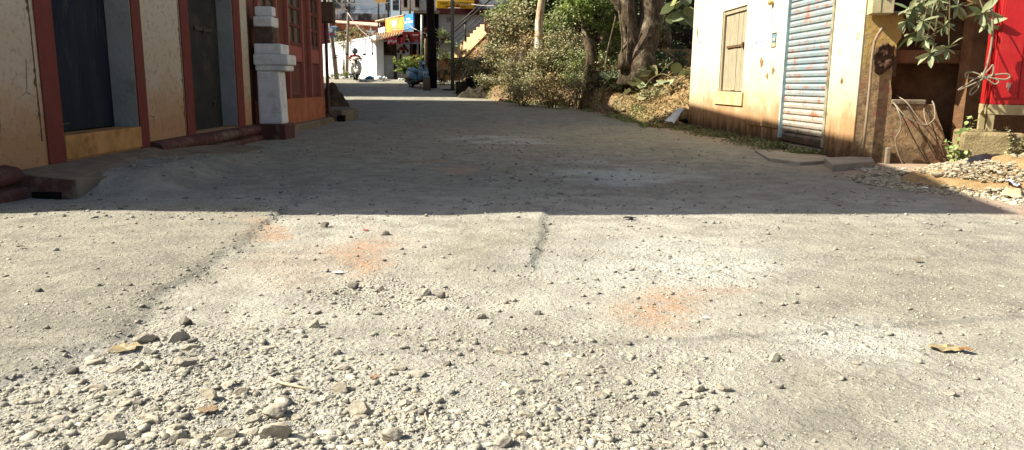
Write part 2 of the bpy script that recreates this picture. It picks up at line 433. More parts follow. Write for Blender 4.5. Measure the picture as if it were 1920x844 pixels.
# ================================================================= ROAD
ys = [1.4]
while ys[-1] < 60: ys.append(ys[-1] * 1.0068 + .0005)
ys = np.array([-30, -15, -6, -2, 0, .8] + ys + [70, 90, 130, 200.0])
xs = np.unique(np.concatenate([[-120, -60, -30, -16, -10], np.arange(-7, -3.61, .035), np.arange(-3.6, 3.59, .017), np.arange(3.6, 7.01, .035), [10, 16, 30, 60, 120]]))
XX, YY = np.meshgrid(xs, ys); HH, MM = hground(XX, YY)
V = np.stack([XX.ravel(), YY.ravel(), HH.ravel()], 1); nx_, ny_ = len(xs), len(ys)
ii, jj = np.meshgrid(np.arange(ny_ - 1), np.arange(nx_ - 1), indexing='ij'); a = (ii * nx_ + jj).ravel()
F = np.stack([a, a + 1, a + nx_ + 1, a + nx_], 1)
road_mat = m_road()
road = fastmesh('road', V, F, road_mat, smooth=True, kind='structure', label='worn dusty road with potholes and loose stones')
ca = road.data.color_attributes.new('tint', 'FLOAT_COLOR', 'POINT')
col = np.stack([MM['orange'].ravel(), np.clip(MM['pale'], 0, 1).ravel(), MM['asph'].ravel(), np.clip(MM['rub'], 0, 1).ravel()], 1).astype(np.float32)
ca.data.foreach_set('color', col.ravel())

# ================================================================= STONES
t_ = (1 + 5 ** .5) / 2
ICO = np.array([(-1, t_, 0), (1, t_, 0), (-1, -t_, 0), (1, -t_, 0), (0, -1, t_), (0, 1, t_), (0, -1, -t_), (0, 1, -t_), (t_, 0, -1), (t_, 0, 1), (-t_, 0, -1), (-t_, 0, 1)]) / 1.9
ICF = np.array([(0, 11, 5), (0, 5, 1), (0, 1, 7), (0, 7, 10), (0, 10, 11), (1, 5, 9), (5, 11, 4), (11, 10, 2), (10, 7, 6), (7, 1, 8), (3, 9, 4), (3, 4, 2), (3, 2, 6), (3, 6, 8), (3, 8, 9), (4, 9, 5), (2, 4, 11), (6, 2, 10), (8, 6, 7), (9, 8, 1)])
OCT = np.array([(1, 0, 0), (-1, 0, 0), (0, 1, 0), (0, -1, 0), (0, 0, 1), (0, 0, -1)], float)
OCF = np.array([(0, 2, 4), (2, 1, 4), (1, 3, 4), (3, 0, 4), (2, 0, 5), (1, 2, 5), (3, 1, 5), (0, 3, 5)])
def scatter_mesh(x, y, z, r, base=ICO, faces=ICF, flat=(.35, .75), jit=.28):
    n = len(x); nb = len(base)
    B = np.repeat(base[None], n, 0) * (1 + rng.uniform(-jit, jit, (n, nb, 1)))
    sc = np.stack([rng.uniform(.8, 1.35, n), rng.uniform(.55, 1.0, n), rng.uniform(*flat, n)], 1)
    B = B * sc[:, None, :]; th = rng.uniform(0, 2 * np.pi, n); tl = rng.normal(0, .3, n)
    cx, sx = np.cos(tl)[:, None], np.sin(tl)[:, None]
    yv, zv = B[..., 1] * cx - B[..., 2] * sx, B[..., 1] * sx + B[..., 2] * cx
    c, s_ = np.cos(th)[:, None], np.sin(th)[:, None]
    xv, yv = B[..., 0] * c - yv * s_, B[..., 0] * s_ + yv * c
    V = np.stack([xv * r[:, None] + x[:, None], yv * r[:, None] + y[:, None], zv * r[:, None] + z[:, None]], 2).reshape(-1, 3)
    F = (faces[None] + (np.arange(n) * nb)[:, None, None]).reshape(-1, 3)
    return V, F
def pick(n, y0, y1, dens, xlim=6.2):
    """rejection-sample n points in the view wedge with a density function on the masks"""
    X, Y, K = [], [], 0
    while K < n:
        y = np.exp(rng.uniform(np.log(y0), np.log(y1), n * 2)); x = rng.uniform(-1, 1, n * 2) * np.minimum(y * .78 + .15, xlim)
        _, m_ = hground(x, y); k = rng.uniform(0, 1, len(x)) < dens(m_, x, y)
        X.append(x[k]); Y.append(y[k]); K += k.sum()
    X, Y = np.concatenate(X)[:n], np.concatenate(Y)[:n]; Z, _ = hground(X, Y); return X, Y, Z
inroad = lambda x, y: (x > -4.45 - .02 * y) & (x < 5.6 - .05 * y)
M_dust = m_stone('dusty_stone', srgb(146, 138, 122), srgb(192, 183, 162), amt=.7)
M_grey = m_stone('grey_stone', srgb(84, 82, 76), srgb(142, 134, 120), amt=.5)
M_dark = m_stone('dark_stone', srgb(60, 57, 54), srgb(112, 104, 94), amt=.2)
x, y, z = pick(60000, 2.0, 9, lambda m_, x, y: (.22 + .45 * m_['rub'] + .3 * m_['pale']) * (1 - m_['smooth'] * .85) * inroad(x, y))
r = rng.gamma(2.2, .0012, len(x)) + .001
V, F = scatter_mesh(x, y, z + r * .15, r, OCT, OCF, (.4, .9), .35)
fastmesh('grit', V, F, M_dust, kind='stuff', label='fine pale grit strewn over the road')
x, y, z = pick(1900, 2.0, 8, lambda m_, x, y: (.01 + m_['rub'] ** 1.5) * (1 - m_['smooth'] * .9) * inroad(x, y))
r = np.clip(rng.gamma(1.5, .0055, len(x)) + .003, 0, .03)
V, F = scatter_mesh(x, y, z - r * .12, r, flat=(.22, .5), jit=.5)
fastmesh('gravel', V, F, M_dust, kind='stuff', label='pale loose gravel filling the pothole')
x, y, z = pick(1100, 2.1, 8, lambda m_, x, y: (.1 + m_['rub']) * (1 - m_['smooth'] * .8) * inroad(x, y))
r = np.clip(rng.gamma(2.6, .0032, len(x)) + .004, 0, .02)
V, F = scatter_mesh(x, y, z + r * .25, r)
fastmesh('grey_gravel', V, F, M_grey, kind='stuff', label='grey loose gravel among the pale gravel')
x, y, z = pick(4800, 6, 26, lambda m_, x, y: (.35 + .6 * (fbm(x * .8, y * .8, 2, 31) > .02)) * inroad(x, y))
r = np.clip(rng.gamma(1.6, .005, len(x)) + .003, 0, .036)
V, F = scatter_mesh(x, y, z + r * .2, r)
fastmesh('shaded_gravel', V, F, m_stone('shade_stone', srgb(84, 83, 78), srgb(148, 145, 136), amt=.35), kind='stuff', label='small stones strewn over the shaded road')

ex, ey = [], []
for L_, n_ in ((EDGE, 420), (EDGE2, 110)):
    A_ = np.array(L_); sl = rng.integers(0, len(A_) - 1, n_); tt = rng.uniform(0, 1, n_)[:, None]; q = A_[sl] * (1 - tt) + A_[sl + 1] * tt + rng.normal(0, .07, (n_, 2)); k = q[:, 1] < 6.9; ex.append(q[k, 0]); ey.append(q[k, 1])
ex, ey = np.concatenate(ex), np.concatenate(ey); ez, _ = hground(ex, ey); r = np.clip(rng.gamma(2, .0028, len(ex)) + .002, 0, .017)
V, F = scatter_mesh(ex, ey, ez + r * .1, r); fastmesh('edge_gravel', V, F, M_grey, kind='stuff', label='small grey stones broken off along the eroded asphalt edges')
STONE_ME = []
def stone_mesh(k, mat):
    bm = bmesh.new(); bmesh.ops.create_icosphere(bm, subdivisions=3, radius=1)
    rr = random.Random(k); planes = [(Vector((rr.gauss(0, 1), rr.gauss(0, 1), rr.gauss(0, .8))).normalized(), rr.uniform(.52, .85)) for _ in range(11)]
    for v in bm.verts:
        for n_, d_ in planes:
            e = v.co.dot(n_) - d_
            if e > 0: v.co -= n_ * e
        q = v.co * 3 + Vector((k, 0, 0)); v.co *= 1 + .05 * math.sin(q.x * 3.1 + q.y * 1.7) * math.cos(q.z * 2.7 + q.x)
    me = bpy.data.meshes.new('stone'); bm.to_mesh(me); bm.free(); me.materials.append(mat); return me
M_big = m_stone('half_dusty_stone', srgb(106, 98, 86), srgb(158, 147, 128), dust=srgb(192, 184, 164), amt=.5, sc=18)
for k in range(6): STONE_ME.append(('dusty cream', stone_mesh(k, M_big)))
for k in range(6, 10): STONE_ME.append(('grey', stone_mesh(k, M_grey)))
for k in range(10, 12): STONE_ME.append(('dark', stone_mesh(k, M_dark)))
def put_stone(px, py, wpx, tone, label, group='loose stones lying on the road', flat=None):
    g = G(px, py); z = hg(g.x, g.y); dist = math.hypot(g.x, g.y); r = wpx / FPX * dist / 2
    c = [me for t, me in STONE_ME if t.startswith(tone)]
    o = bpy.data.objects.new('stone', random.choice(c)); scene.collection.objects.link(o)
    f_ = flat or random.uniform(.55, .78)
    o.location = (g.x, g.y, z + r * f_ * (.1 if flat else .38)); o.scale = (r * 1.12, r * random.uniform(.62, .85), r * f_)
    o.rotation_euler = (random.uniform(-.25, .25), random.uniform(-.25, .25), random.uniform(-.5, .5))
    return tag(o, label, 'stone', group)
named = [
 (348, 612, 27, 'dark', 'dark brown stone, topmost of the loose stones left of the pothole'),
 (590, 616, 28, 'grey', 'flat grey stone at the top edge of the dusty pothole'),
 (270, 646, 34, 'dusty', 'pale rounded stone touching the larger dry yellow leaf scrap'),
 (335, 646, 38, 'dusty', 'broad pale stone just right of the larger dry leaf scrap'),
 (348, 691, 38, 'grey', 'chunky grey-brown stone near the left edge of the rubble'),
 (262, 698, 26, 'grey', 'small grey stone beside the dark angular chip on the left'),
 (138, 704, 24, 'dark', 'dark angular chip lying apart at the left of the rubble'),
 (395, 758, 40, 'dusty', 'brown block-shaped stone with a black shadow above the small dry leaf'),
 (518, 788, 46, 'dusty', 'large pale angular stone right of the small dry leaf'),
 (480, 802, 36, 'grey', 'grey stone leaning on the large pale angular stone'),
 (676, 776, 56, 'dusty', 'long flat tan stone lying by itself in pale dust'),
 (736, 826, 46, 'dusty', 'wide tan stone at the bottom edge, centre left'),
 (522, 830, 60, 'dusty', 'widest pale stone at the bottom edge of the picture'),
 (334, 832, 40, 'grey', 'rounded grey stone at the bottom edge left of the widest stone'),
 (210, 836, 44, 'dusty', 'low cream stone at the bottom edge, far left cluster'),
 (430, 824, 40, 'dusty', 'cream stone between two grey ones at the bottom edge'),
 (945, 834, 44, 'grey', 'big grey stone at the bottom edge in the middle'),
 (640, 735, 34, 'dusty', 'angular cream stone at the end of the dry twig'),
 (455, 742, 28, 'dusty', 'brownish stone just above and right of the block-shaped stone'),
 (900, 594, 22, 'dusty', 'round cream stone alone between the two rubble patches'),
 (664, 541, 24, 'dark', 'brown stone below the orange soil patch, left one'),
 (712, 543, 24, 'grey', 'brown-grey stone below the orange soil patch, right one'),
 (798, 552, 26, 'grey', 'blue-grey stone in the small dark cluster mid road'),
 (828, 558, 20, 'dark', 'dark stone at the right end of the mid road cluster'),
 (609, 424, 18, 'dark', 'dark round stone just inside the sunlight, left of centre'),
 (723, 437, 18, 'grey', 'grey stone above the orange soil patch at the shadow edge'),
 (795, 462, 9, 'dark', 'small black pebble alone on smooth dust near the shadow edge'),
 (1257, 480, 8, 'dark', 'small dark pebble on the white dust patch'),
 (1454, 671, 28, 'dusty', 'pale angular stone alone left of the smooth patch'),
 (1310, 731, 24, 'dusty', 'pale stone with a black shadow in the right rubble'),
 (1215, 741, 20, 'grey', 'grey stone left of the pale one in the right rubble'),
 (1358, 729, 26, 'grey', 'thin grey sliver of stone right of the right rubble'),
 (1184, 806, 26, 'grey', 'grey stone low in the right rubble'),
 (1292, 834, 24, 'grey', 'grey stone at the bottom edge right of the middle'),
 (975, 815, 30, 'dusty', 'cream stone above the big grey one at the bottom edge'),
 (1785, 738, 18, 'grey', 'grey pebble below the brown leaf on the right'),
 (1600, 820, 10, 'dark', 'small dark pebble at the bottom of the smooth patch'),
 (1566, 470, 12, 'grey', 'small grey pebble on clean asphalt right of the white dust'),
 (75, 556, 14, 'dark', 'small black chip on the asphalt at the far left'),
 (245, 545, 10, 'dark', 'small dark pebble on the asphalt inside the eroded edge'),
 (840, 682, 18, 'dark', 'dark stone chip alone on the dusty centre'),
 (1008, 586, 16, 'dark', 'dark stone in the gritty strip right of centre'),
]
for px, py, wp, tone, lb in named: put_stone(px, py, wp * 1.08, tone, lb)
zones = [('dusty', 70, 'half-buried cream stone in the pothole rubble at lower left', lambda: (random.uniform(20, 1000), random.uniform(655, 843)), (18, 40)),
         ('grey', 28, 'half-buried grey stone in the pothole rubble at lower left', lambda: (random.uniform(20, 1000), random.uniform(655, 843)), (16, 34)),
         ('dusty', 34, 'small cream stone in the rubble at lower right of centre', lambda: (random.uniform(1000, 1440), random.uniform(690, 843)), (14, 30)),
         ('dusty', 30, 'small cream stone on the gravelly strip across the middle', lambda: (random.uniform(420, 1150), random.uniform(560, 655)), (10, 22)),
         ('dark', 22, 'small dark pebble on the sunlit road', lambda: (random.uniform(60, 1860), random.uniform(430, 700)), (6, 11))]
for tone, n, lb, f_, rg in zones:
    k = 0
    while k < n:
        px, py = f_()
        g = G(px, py); m_ = masks(np.array([g.x]), np.array([g.y]))
        if tone != 'dark' and m_['rub'][0] < .3 * random.random() + .15: 
            if random.random() < .93: continue
        put_stone(px, py, random.uniform(*rg) if random.random() < .8 else rg[0], tone, lb, flat=random.uniform(.3, .5)); k += 1

# leaves, paper and twigs lying on the road
def scrap(name, px, py, wpx, mat, label, cat, seed, asp=.6, group=None, lift=.008):
    rr = random.Random(seed); g = G(px, py); z = hg(g.x, g.y); r = wpx / FPX * g.y / 2; n = 15; mb = MB(); pts = []
    for k in range(n):
        th = 2 * math.pi * k / n; q = r * rr.uniform(.62, 1.12)
        pts.append(Vector((g.x + math.cos(th) * q, g.y + math.sin(th) * q * asp * 1.6, z + lift + rr.uniform(0, r * .22))))
    c = Vector((g.x, g.y, z + lift + r * .06)); V = [c] + pts; F = [(0, 1 + k, 1 + (k + 1) % n) for k in range(n)]
    mb.raw(V, F); o = build(name, mb, mat, loc=(g.x, g.y, z), smooth=False, label=label, cat=cat, group=group)
    s_ = o.modifiers.new('thick', 'SOLIDIFY'); s_.thickness = .002; return o
M_dry = plain('dry_leaf', srgb(160, 142, 108), .8, .2, var=.3, scale=25)
M_dry2 = plain('dry_leaf_brown', srgb(140, 118, 94), .8, .2, var=.3, scale=25)
M_paper = plain('paper', srgb(226, 224, 214), .8, .2, var=.06, scale=20)
scrap('dry_leaf', 236, 660, 62, M_dry, 'larger torn dry yellow leaf scrap beside the pothole edge', 'leaf', 1)
scrap('dry_leaf', 392, 784, 40, M_dry2, 'small dry orange leaf below the block-shaped stone', 'leaf', 2)
scrap('dry_leaf', 1775, 652, 70, M_dry, 'broad flat brown leaf on the clean road at right', 'leaf', 3, .35)
scrap('dry_leaf', 1810, 658, 34, plain('curled_leaf', srgb(150, 110, 66), .8, .2), 'curled dark leaf tip lying on the broad brown leaf', 'leaf', 4, .3, lift=.02)
scrap('dry_leaf', 702, 712, 24, M_dry2, 'small reddish leaf fragment in the middle of the rubble', 'leaf', 5)
scrap('dry_leaf', 1180, 411, 30, plain('dark_leaf', srgb(40, 36, 34), .8, .2), 'blackened leaf lying right on the shadow edge', 'leaf', 6, .3, lift=.015)
scrap('dry_leaf', 1720, 495, 22, plain('grey_leaf', srgb(120, 108, 86), .8, .2), 'curled grey leaf alone on the road at right', 'leaf', 7, .4, lift=.015)
scrap('dry_leaf', 40, 474, 22, plain('dark_leaf_b', srgb(56, 50, 44), .8, .2), 'dark curled leaf on the asphalt at far left', 'leaf', 8, .3, lift=.015)
scrap('paper_scrap', 634, 514, 22, M_paper, 'white paper scrap beside the orange soil patch', 'paper', 9)
scrap('plastic_scrap', 686, 430, 12, plain('red_plastic', srgb(214, 80, 70), .5, .4), 'tiny red plastic scrap at the shadow edge', 'litter', 10)
scrap('paper_scrap', 1323, 594, 12, plain('blue_paper', srgb(200, 212, 226), .6, .3), 'tiny bluish paper scrap on the orange soil at right', 'paper', 11)
M_twig = plain('twig', srgb(198, 182, 148), .9, .1)
def twig(pts, r, label):
    q = [G(*p) for p in pts]; q = [Vector((a.x, a.y, hg(a.x, a.y) + r * 1.5 + (i % 2) * .006)) for i, a in enumerate(q)]
    build('twig', MB().tube(q, [r * (1 - .12 * i) for i in range(len(q))], 6), M_twig, loc=q[0], smooth=True, label=label, cat='twig')
twig([(505, 718), (530, 728), (556, 733), (582, 742)], .006, 'pale dry twig lying in the rubble')
twig([(800, 768), (797, 785), (803, 800), (812, 808)], .003, 'thin bent straw at lower centre of the rubble')

# ================================================================= LEFT: plastered shop building
LF = Frame((-4.81, 0, 0), R_(-1.5))
LF.w = Vector((math.cos(R_(1.5)), math.sin(R_(1.5)), 0)); 
def uL(px, py, w=0): return LF.uv(px, py, w)
M_lplas = m_left_plaster()
M_redband = plain('red_oxide_paint', srgb(112, 54, 46), .8, .2, var=.12, scale=5, dirt=srgb(90, 60, 48), dirt_amt=.4)
M_plinth = plain('plinth_paint', srgb(88, 56, 50), .85, .2, var=.2, scale=4, bump=.008, dirt=srgb(130, 116, 100), dirt_amt=.75)
M_jamb = plain('grey_jamb', srgb(146, 146, 142), .9, .1, var=.12, scale=3, bump=.012, dirt=srgb(96, 84, 74), dirt_amt=.5)
M_dblue = Mat('dark_blue_door', .75, .15)
_n = M_dblue.noise(5, 8, .75, stretch=(1, 1, .15)); _c1 = M_dblue.mix(srgb(22, 29, 42), srgb(34, 40, 50), M_dblue.ramp(_n, .35, .65))
_c1 = M_dblue.mix(_c1, srgb(104, 106, 98), M_dblue.math('MULTIPLY', M_dblue.math('MULTIPLY', M_dblue.ramp(M_dblue.noise(9, 8, .8, stretch=(1, 1, .12), off=3), .52, .72), M_dblue.ramp(M_dblue.xyz(2), .9, 1.9)), .55))
M_dblue.color(_c1).bump(_n, .003); M_dblue = M_dblue.m
M_dgreen = plain('blackened_door', srgb(38, 38, 38), .7, .25, var=.35, scale=3, bump=.004, dirt=srgb(84, 72, 60), dirt_amt=.5)
M_yel = plain('ochre_wash', srgb(178, 134, 84), .9, .1, var=.25, scale=4, bump=.006, dirt=srgb(120, 84, 50), dirt_amt=.8)
M_conc = plain('old_concrete', srgb(128, 114, 96), .95, .1, var=.25, scale=3, bump=.015, dirt=srgb(90, 80, 68), dirt_amt=.6)
M_steel = plain('dark_iron', srgb(70, 66, 60), .5, .4, .5, var=.3, scale=20)
M_roof = plain('roof_tile', srgb(130, 72, 52), .9, .1, var=.3, scale=3)
M_dark = plain('dark_interior', srgb(30, 27, 25), .95, .05, var=.2)

u1a = uL(90, 295)[0]; u1b, vs1b = uL(122, 301); vs1t = uL(119, 255, .03)[1]; u2a = uL(264, 276)[0]; u2b = uL(280, 273)[0]
u3a = uL(351, 252)[0]; u3b = uL(365.6, 249)[0]; u4a = uL(446.7, 236)[0]; u4b = uL(459, 234.7)[0]
uC = uL(473, 232)[0]; vpl = uL(474, 233)[1]; vd2 = uL(366, 243, -.28)[1]
print('left u', u1a, u1b, u2a, u2b, u3a, u3b, u4a, u4b, uC, 'vpl', vpl, vs1b, vs1t, 'd2', vd2)
UE = 6.33; UR = 21.45; HT = [(UE, 8.45), (11, 9.45), (21.45, 9.65)]
plast = thing('shop_house', LF.p(uC, 0, -4), 'weathered cream plaster shop house with red bands and two dark doors', 'building')
def wall_seg(a, b, v0, v1, name='wall', mat=None): build(name, MB().box(LF, a, b, v0, v1, -.35, 0), mat or M_lplas, plast)
DT = 3.1
mb = MB(); mb.box(LF, UE, u1b - .0, 0, DT, -.35, 0); mb.box(LF, u2a, u3b, 0, DT, -.35, 0); mb.box(LF, u4a, uC, 0, DT, -.35, 0)
mb.box(LF, UE, uC, DT, 8.3, -.35, 0); mb.box(LF, u3b, u4a, 0, vd2 - .02, -.35, 0); mb.box(LF, u1b, u2a, 0, vs1b, -.35, 0)
build('wall', mb, M_lplas, plast)
build('end_wall', MB().box(LF, UE, UE + .3, 0, 8.2, -9, -.36), M_lplas, plast)
build('back_wall', MB().box(LF, UE, uC, 0, 8.2, -9.3, -9.01), M_lplas, plast)
mb = MB(); mb.prism([LF.p(UE, 7.9, .35), LF.p(UE, 8.45, .35), LF.p(11, 9.45, .35), LF.p(uC - .01, 9.52, .35), LF.p(uC - .01, 7.9, .35)], LF.w * -9.6)
build('roof', mb, M_roof, plast)
# the dark rooms behind the doors
build('inner_wall', MB().box(LF, UE + .3, uC, 0, DT, -1.2, -1.1), M_dark, plast)
for i, (a, b) in enumerate(((u1a, u1b), (u2a, u2b), (u3a, u3b), (u4a, u4b))):
    build('door_surround', MB().box(LF, a, b, (vs1b - .03 if i < 2 else vpl - .01), DT + .3, .002, .022), M_redband, plast, bevel=.004)
# ragged seam of fallen plaster along the first and third bands
for (uu, v0) in ((u1a - .07, .5), (u3a - .035, vpl)):
    rr = random.Random(int(uu * 10)); vv_ = np.arange(v0, 3.05, .035); L1 = [(uu - .012 - max(0, rr.gauss(-.004, .018)), v) for v in vv_]; R1 = [(uu + .004 + max(0, rr.gauss(0, .005)), v) for v in vv_]
    mb = MB(); mb.prism([LF.p(a, b, .001) for a, b in L1] + [LF.p(a, b, .001) for a, b in reversed(R1)], LF.w * .003)
    build('fallen_plaster', mb, plain('plaster_core', srgb(96, 80, 62), .95, .05, var=.4, scale=20), plast)
build('door_sill', MB().box(LF, u1b, u2a, vs1b, vs1t, -.32, .03), M_yel, plast, bevel=.015)
# jambs
mb = MB().box(LF, u2a - .012, u2a - .001, vs1t, DT, -.34, -.004); build('jamb', mb, M_jamb, plast)
build('jamb', MB().box(LF, u4a - .012, u4a - .001, vd2, DT, -.34, -.004), M_jamb, plast)
d1 = build('door', MB().box(LF, u1b, (u1b + u2a) / 2 - .25, vs1t + .01, DT, -.33, -.295), M_dblue, plast, bevel=.006)
um = (u1b + u2a) / 2 - .25
d1b = build('door', MB().box(LF, um + .008, um + .6, vs1t + .01, DT, -.335, -.30), M_dblue, plast, bevel=.006)
d1c = build('door', MB().box(LF, um + .608, u2a - .03, vs1t + .01, DT, -.34, -.31), M_dblue, plast, bevel=.006)
build('hinge', MB().box(LF, u1b + .25, um + .02, .62, .64, -.294, -.285), M_steel, d1)
d2 = build('door', MB().box(LF, u3b, u4a - .012, vd2 - .06, DT, -.32, -.28), M_dgreen, plast, bevel=.006)
ul, vl = uL(357, 51, -.25); ul2, _ = uL(398, 54, -.25)
build('latch', MB().box(LF, ul + .2, ul2, vl - .03, vl + .04, -.279, -.25).box(LF, ul + .55, ul + .62, vl - .05, vl + .06, -.25, -.235), M_steel, d2, bevel=.004)
ul, vl = uL(399, 193, -.28); build('padlock', MB().box(LF, ul, ul + .06, vl - .06, vl + .05, -.279, -.255).tube([LF.p(ul - .1, vl + .03, -.27), LF.p(ul + .2, vl + .03, -.27)], .01), M_steel, d2)
# moulded plinth: torus over a flat base
def plinth(name, a, b, top, par, w=.22):
    prof = [(0, top)]
    for t in np.linspace(90, -70, 9): prof.append((w * .45 + w * .38 * math.cos(R_(t)) , top - .02 - .085 + .085 * math.sin(R_(t))))
    prof += [(w * .45, top - .2), (w * .9, top - .22), (w, top - .26), (w, -.3), (0, -.3)]
    mb = MB(); mb.prism([LF.p(a, v, .0 + q) for q, v in prof], LF.u * (b - a)); build(name, mb, M_plinth, par, bevel=.006)
ps = G(112, 370); uslab0 = (ps - LF.o).dot(LF.u)
print('slab start u', uslab0)
plinth('plinth', UE, uslab0, uL(60, 300)[1], plast)
plinth('plinth', u2b + .01, uC, vpl, plast)
# concrete ramp bridging the drain
us0 = uslab0 + .02; 
def gz(u, w): q = LF.p(u, 0, w); return hg(q.x, q.y)
ramp_top = [LF.p(us0, vs1b - .01, .0), LF.p(us0 + .02, vs1b - .07, .66), LF.p(us0 + 1.3, gz(us0 + 1.3, 1.3) + .015, 1.3), LF.p(13.2, gz(13, .75) + .015, .75), LF.p(13.3, .05, .2), LF.p(12.6, vpl - .22, .2), LF.p(u2b + .4, vs1b - .02, .0)]
mb = MB(); n = len(ramp_top); bot = [Vector((p.x, p.y, -.15)) for p in ramp_top]
mb.raw(ramp_top + bot, [tuple(range(n)), tuple(range(2 * n - 1, n - 1, -1))] + [(i, (i + 1) % n, n + (i + 1) % n, n + i) for i in range(n)])
ramp = build('entrance_ramp', mb, M_conc, loc=ramp_top[0], bevel=.012, label='dusty concrete ramp bridging the drain below the ochre door sill', cat='ramp')
mb = MB(); mb.prism([LF.p(us0 - .012, vs1b - .03, .05), LF.p(us0 + .008, vs1b - .09, .65), LF.p(us0 - .012, -.05, .65), LF.p(us0 - .012, -.05, .05)], LF.u * .01)
build('painted_face', mb, M_plinth, ramp)
q = LF.p(us0 - .03, -.02, .38); mb = MB().box(Frame(q, R_(-1.5)), 0, .02, 0, .07, -.14, .14)
build('drain_opening', mb, M_dark, ramp)

# ================================================================= LEFT: brown timber-fronted house
M_brown = plain('brown_paint', srgb(112, 66, 50), .7, .3, var=.12, scale=3, bump=.003, dirt=srgb(70, 46, 38), dirt_amt=.4)
M_trim = plain('lit_rose_trim', srgb(162, 92, 80), .65, .3, var=.1, scale=3, bump=.003)  # rose strips, their colour lifted for the light they catch
M_obase = plain('orange_wash', srgb(174, 106, 76), .85, .15, var=.2, scale=3, bump=.006, dirt=srgb(140, 96, 66), dirt_amt=.7)
M_glass = plain('dusty_glass', srgb(86, 84, 78), .25, .5, var=.2, scale=4, bump=0)
house = thing('timber_house', LF.p(UR, 0, -4), 'rust brown house with tall narrow windows, rose trim and orange base', 'building')
vob = uL(575, 183)[1]; vwb = uL(560, 88)[1]; vpt = uL(560, 116)[1]; vpt2 = uL(593, 123)[1]
print('vob', vob, 'win bottom', vwb, 'panel top', vpt, vpt2)
mb = MB().box(LF, uC + .01, UR, -.2, 9.0, -.35, -.06); build('wall', mb, M_brown, house)
build('end_wall', MB().box(LF, UR - .3, UR, -.2, 9.0, -9, -.36), M_brown, house)
build('roof', MB().prism([LF.p(uC + .01, 8.9, .3), LF.p(uC + .01, 9.53, .3), LF.p(UR + .1, 9.65, .3), LF.p(UR + .1, 8.9, .3)], LF.w * -9.6), M_roof, house)
build('base_wall', MB().box(LF, uC + .4, UR + .01, 0, vob, -.055, .03), M_obase, house, bevel=.01)
build('base_step', MB().box(LF, 16.0, UR + .25, -.2, uL(580, 236, .2)[1] + .1, .031, .24), M_conc, house, bevel=.02)
bays = [(15.75, 16.95), (17.95, 19.2), (20.1, 21.05)]
for a, b in bays:
    for e in (a - .09, b): build('trim', MB().box(LF, e, e + .09, vob + .002, 3.4, -.058, .035), M_trim, house, bevel=.008)
    build('rail', MB().box(LF, a, b, vpt, vwb, -.058, .0), M_trim, house, bevel=.006)
    build('panel', MB().box(LF, a + .12, b - .12, vob + .06, vpt - .03, -.058, -.03), M_brown, house, bevel=.012)
    wdw = build('window', MB().box(LF, a, a + .08, vwb, 3.4, -.058, -.005).box(LF, b - .08, b, vwb, 3.4, -.058, -.005).box(LF, a + .08, b - .08, vwb, vwb + .1, -.058, -.008)
                .box(LF, (a + b) / 2 - .05, (a + b) / 2 + .05, vwb + .1, 3.4, -.058, -.008), M_brown, house, bevel=.005)
    mb = MB()
    for v in np.arange(vwb + .1, 3.3, .42):
        for s0, s1 in ((a + .08, (a + b) / 2 - .05), ((a + b) / 2 + .05, b - .08)): mb.box(LF, s0 - .002, s1 + .002, v + .36, v + .42, -.057, -.015)
    for q0 in (a + .075, (a + b) / 2 + .045): mb.box(LF, q0, q0 + .012, vwb + .1, 3.39, -.0565, -.02)
    build('glazing_bar', mb, M_brown, wdw)
    build('pane', MB().box(LF, a + .05, b - .05, vwb + .05, 3.3, -.0595, -.045), M_glass, wdw)
for e in (21.2, 21.33): build('trim', MB().box(LF, e, e + .08, vob + .002, 3.4, -.058, .03), M_trim, house, bevel=.006)
mbx = MB().box(Frame(LF.p(21.5, 0, 0), R_(-1.5)), 0, .25, 2.25, 3.15, -.1, .55)
mtb = build('meter_box', MB().box(LF, 21.52, 21.82, uL(614, 46)[1], uL(614, 9)[1], -.2, .33), plain('brown_box', srgb(92, 70, 56), .6, .3), loc=LF.p(21.6, 2.2, .2), bevel=.02, label='brown metal meter box on the corner of the rust brown house', cat='box')
build('box_lid', MB().box(LF, 21.505, 21.518, uL(614, 44)[1], uL(614, 11)[1], -.17, .30), plain('brown_lid', srgb(98, 76, 60), .6, .3), mtb, bevel=.005)
build('down_pipe', MB().tube([LF.p(21.55, 3.4, .1), LF.p(21.55, .3, .1), LF.p(21.6, .12, .25)], .045, 10), plain('pipe_brown', srgb(84, 50, 44), .6, .3), loc=LF.p(21.55, 0, .1), smooth=True, label='brown drain pipe down the far corner of the rust brown house', cat='pipe')

# ================================================================= LEFT: stepped white pillar
M_white = plain('white_lime', srgb(222, 222, 220), .9, .1, var=.08, scale=5, bump=.015, dirt=srgb(150, 142, 130), dirt_amt=.45)
M_brick = plain('bare_brick', srgb(98, 86, 76), .95, .05, var=.3, scale=9, bump=.02)
pil = thing('gate_pillar', P(510, 262, 15.4), 'white stepped masonry gate pillar against the shop house corner', 'pillar')
def pblock(name, l, r, t, b, dep, mat, Y=15.15, bev=.028, lean=0):
    A = P(l, b, Y); B_ = P(r, b, Y); T = P(r, t, Y); f_ = Frame(WORLD.o, 0); f_.u = Vector((1, 0, 0)); f_.v = Vector((0, 0, 1)); f_.w = Vector((-.026, 1, 0))
    f_.o = Vector((0, 0, 0)); off = Vector((0, 0, 0))
    mb = MB(); pts = [Vector((A.x, Y, A.z)), Vector((B_.x, Y, B_.z)), Vector((B_.x + lean, Y, T.z)), Vector((A.x, Y, T.z))]
    mb.prism(pts, Vector((-.03 * dep, dep, 0))); return build(name, mb, mat, pil, bevel=bev)
pblock('pillar_base', 478, 537, 233.5, 272, .72, M_plinth, Y=15.08)
pblock('shaft', 486, 530.5, 133.6, 233, .46, M_white, Y=15.17, lean=-.03)
pblock('ledge', 478, 536.5, 122.3, 133, .62, M_white)
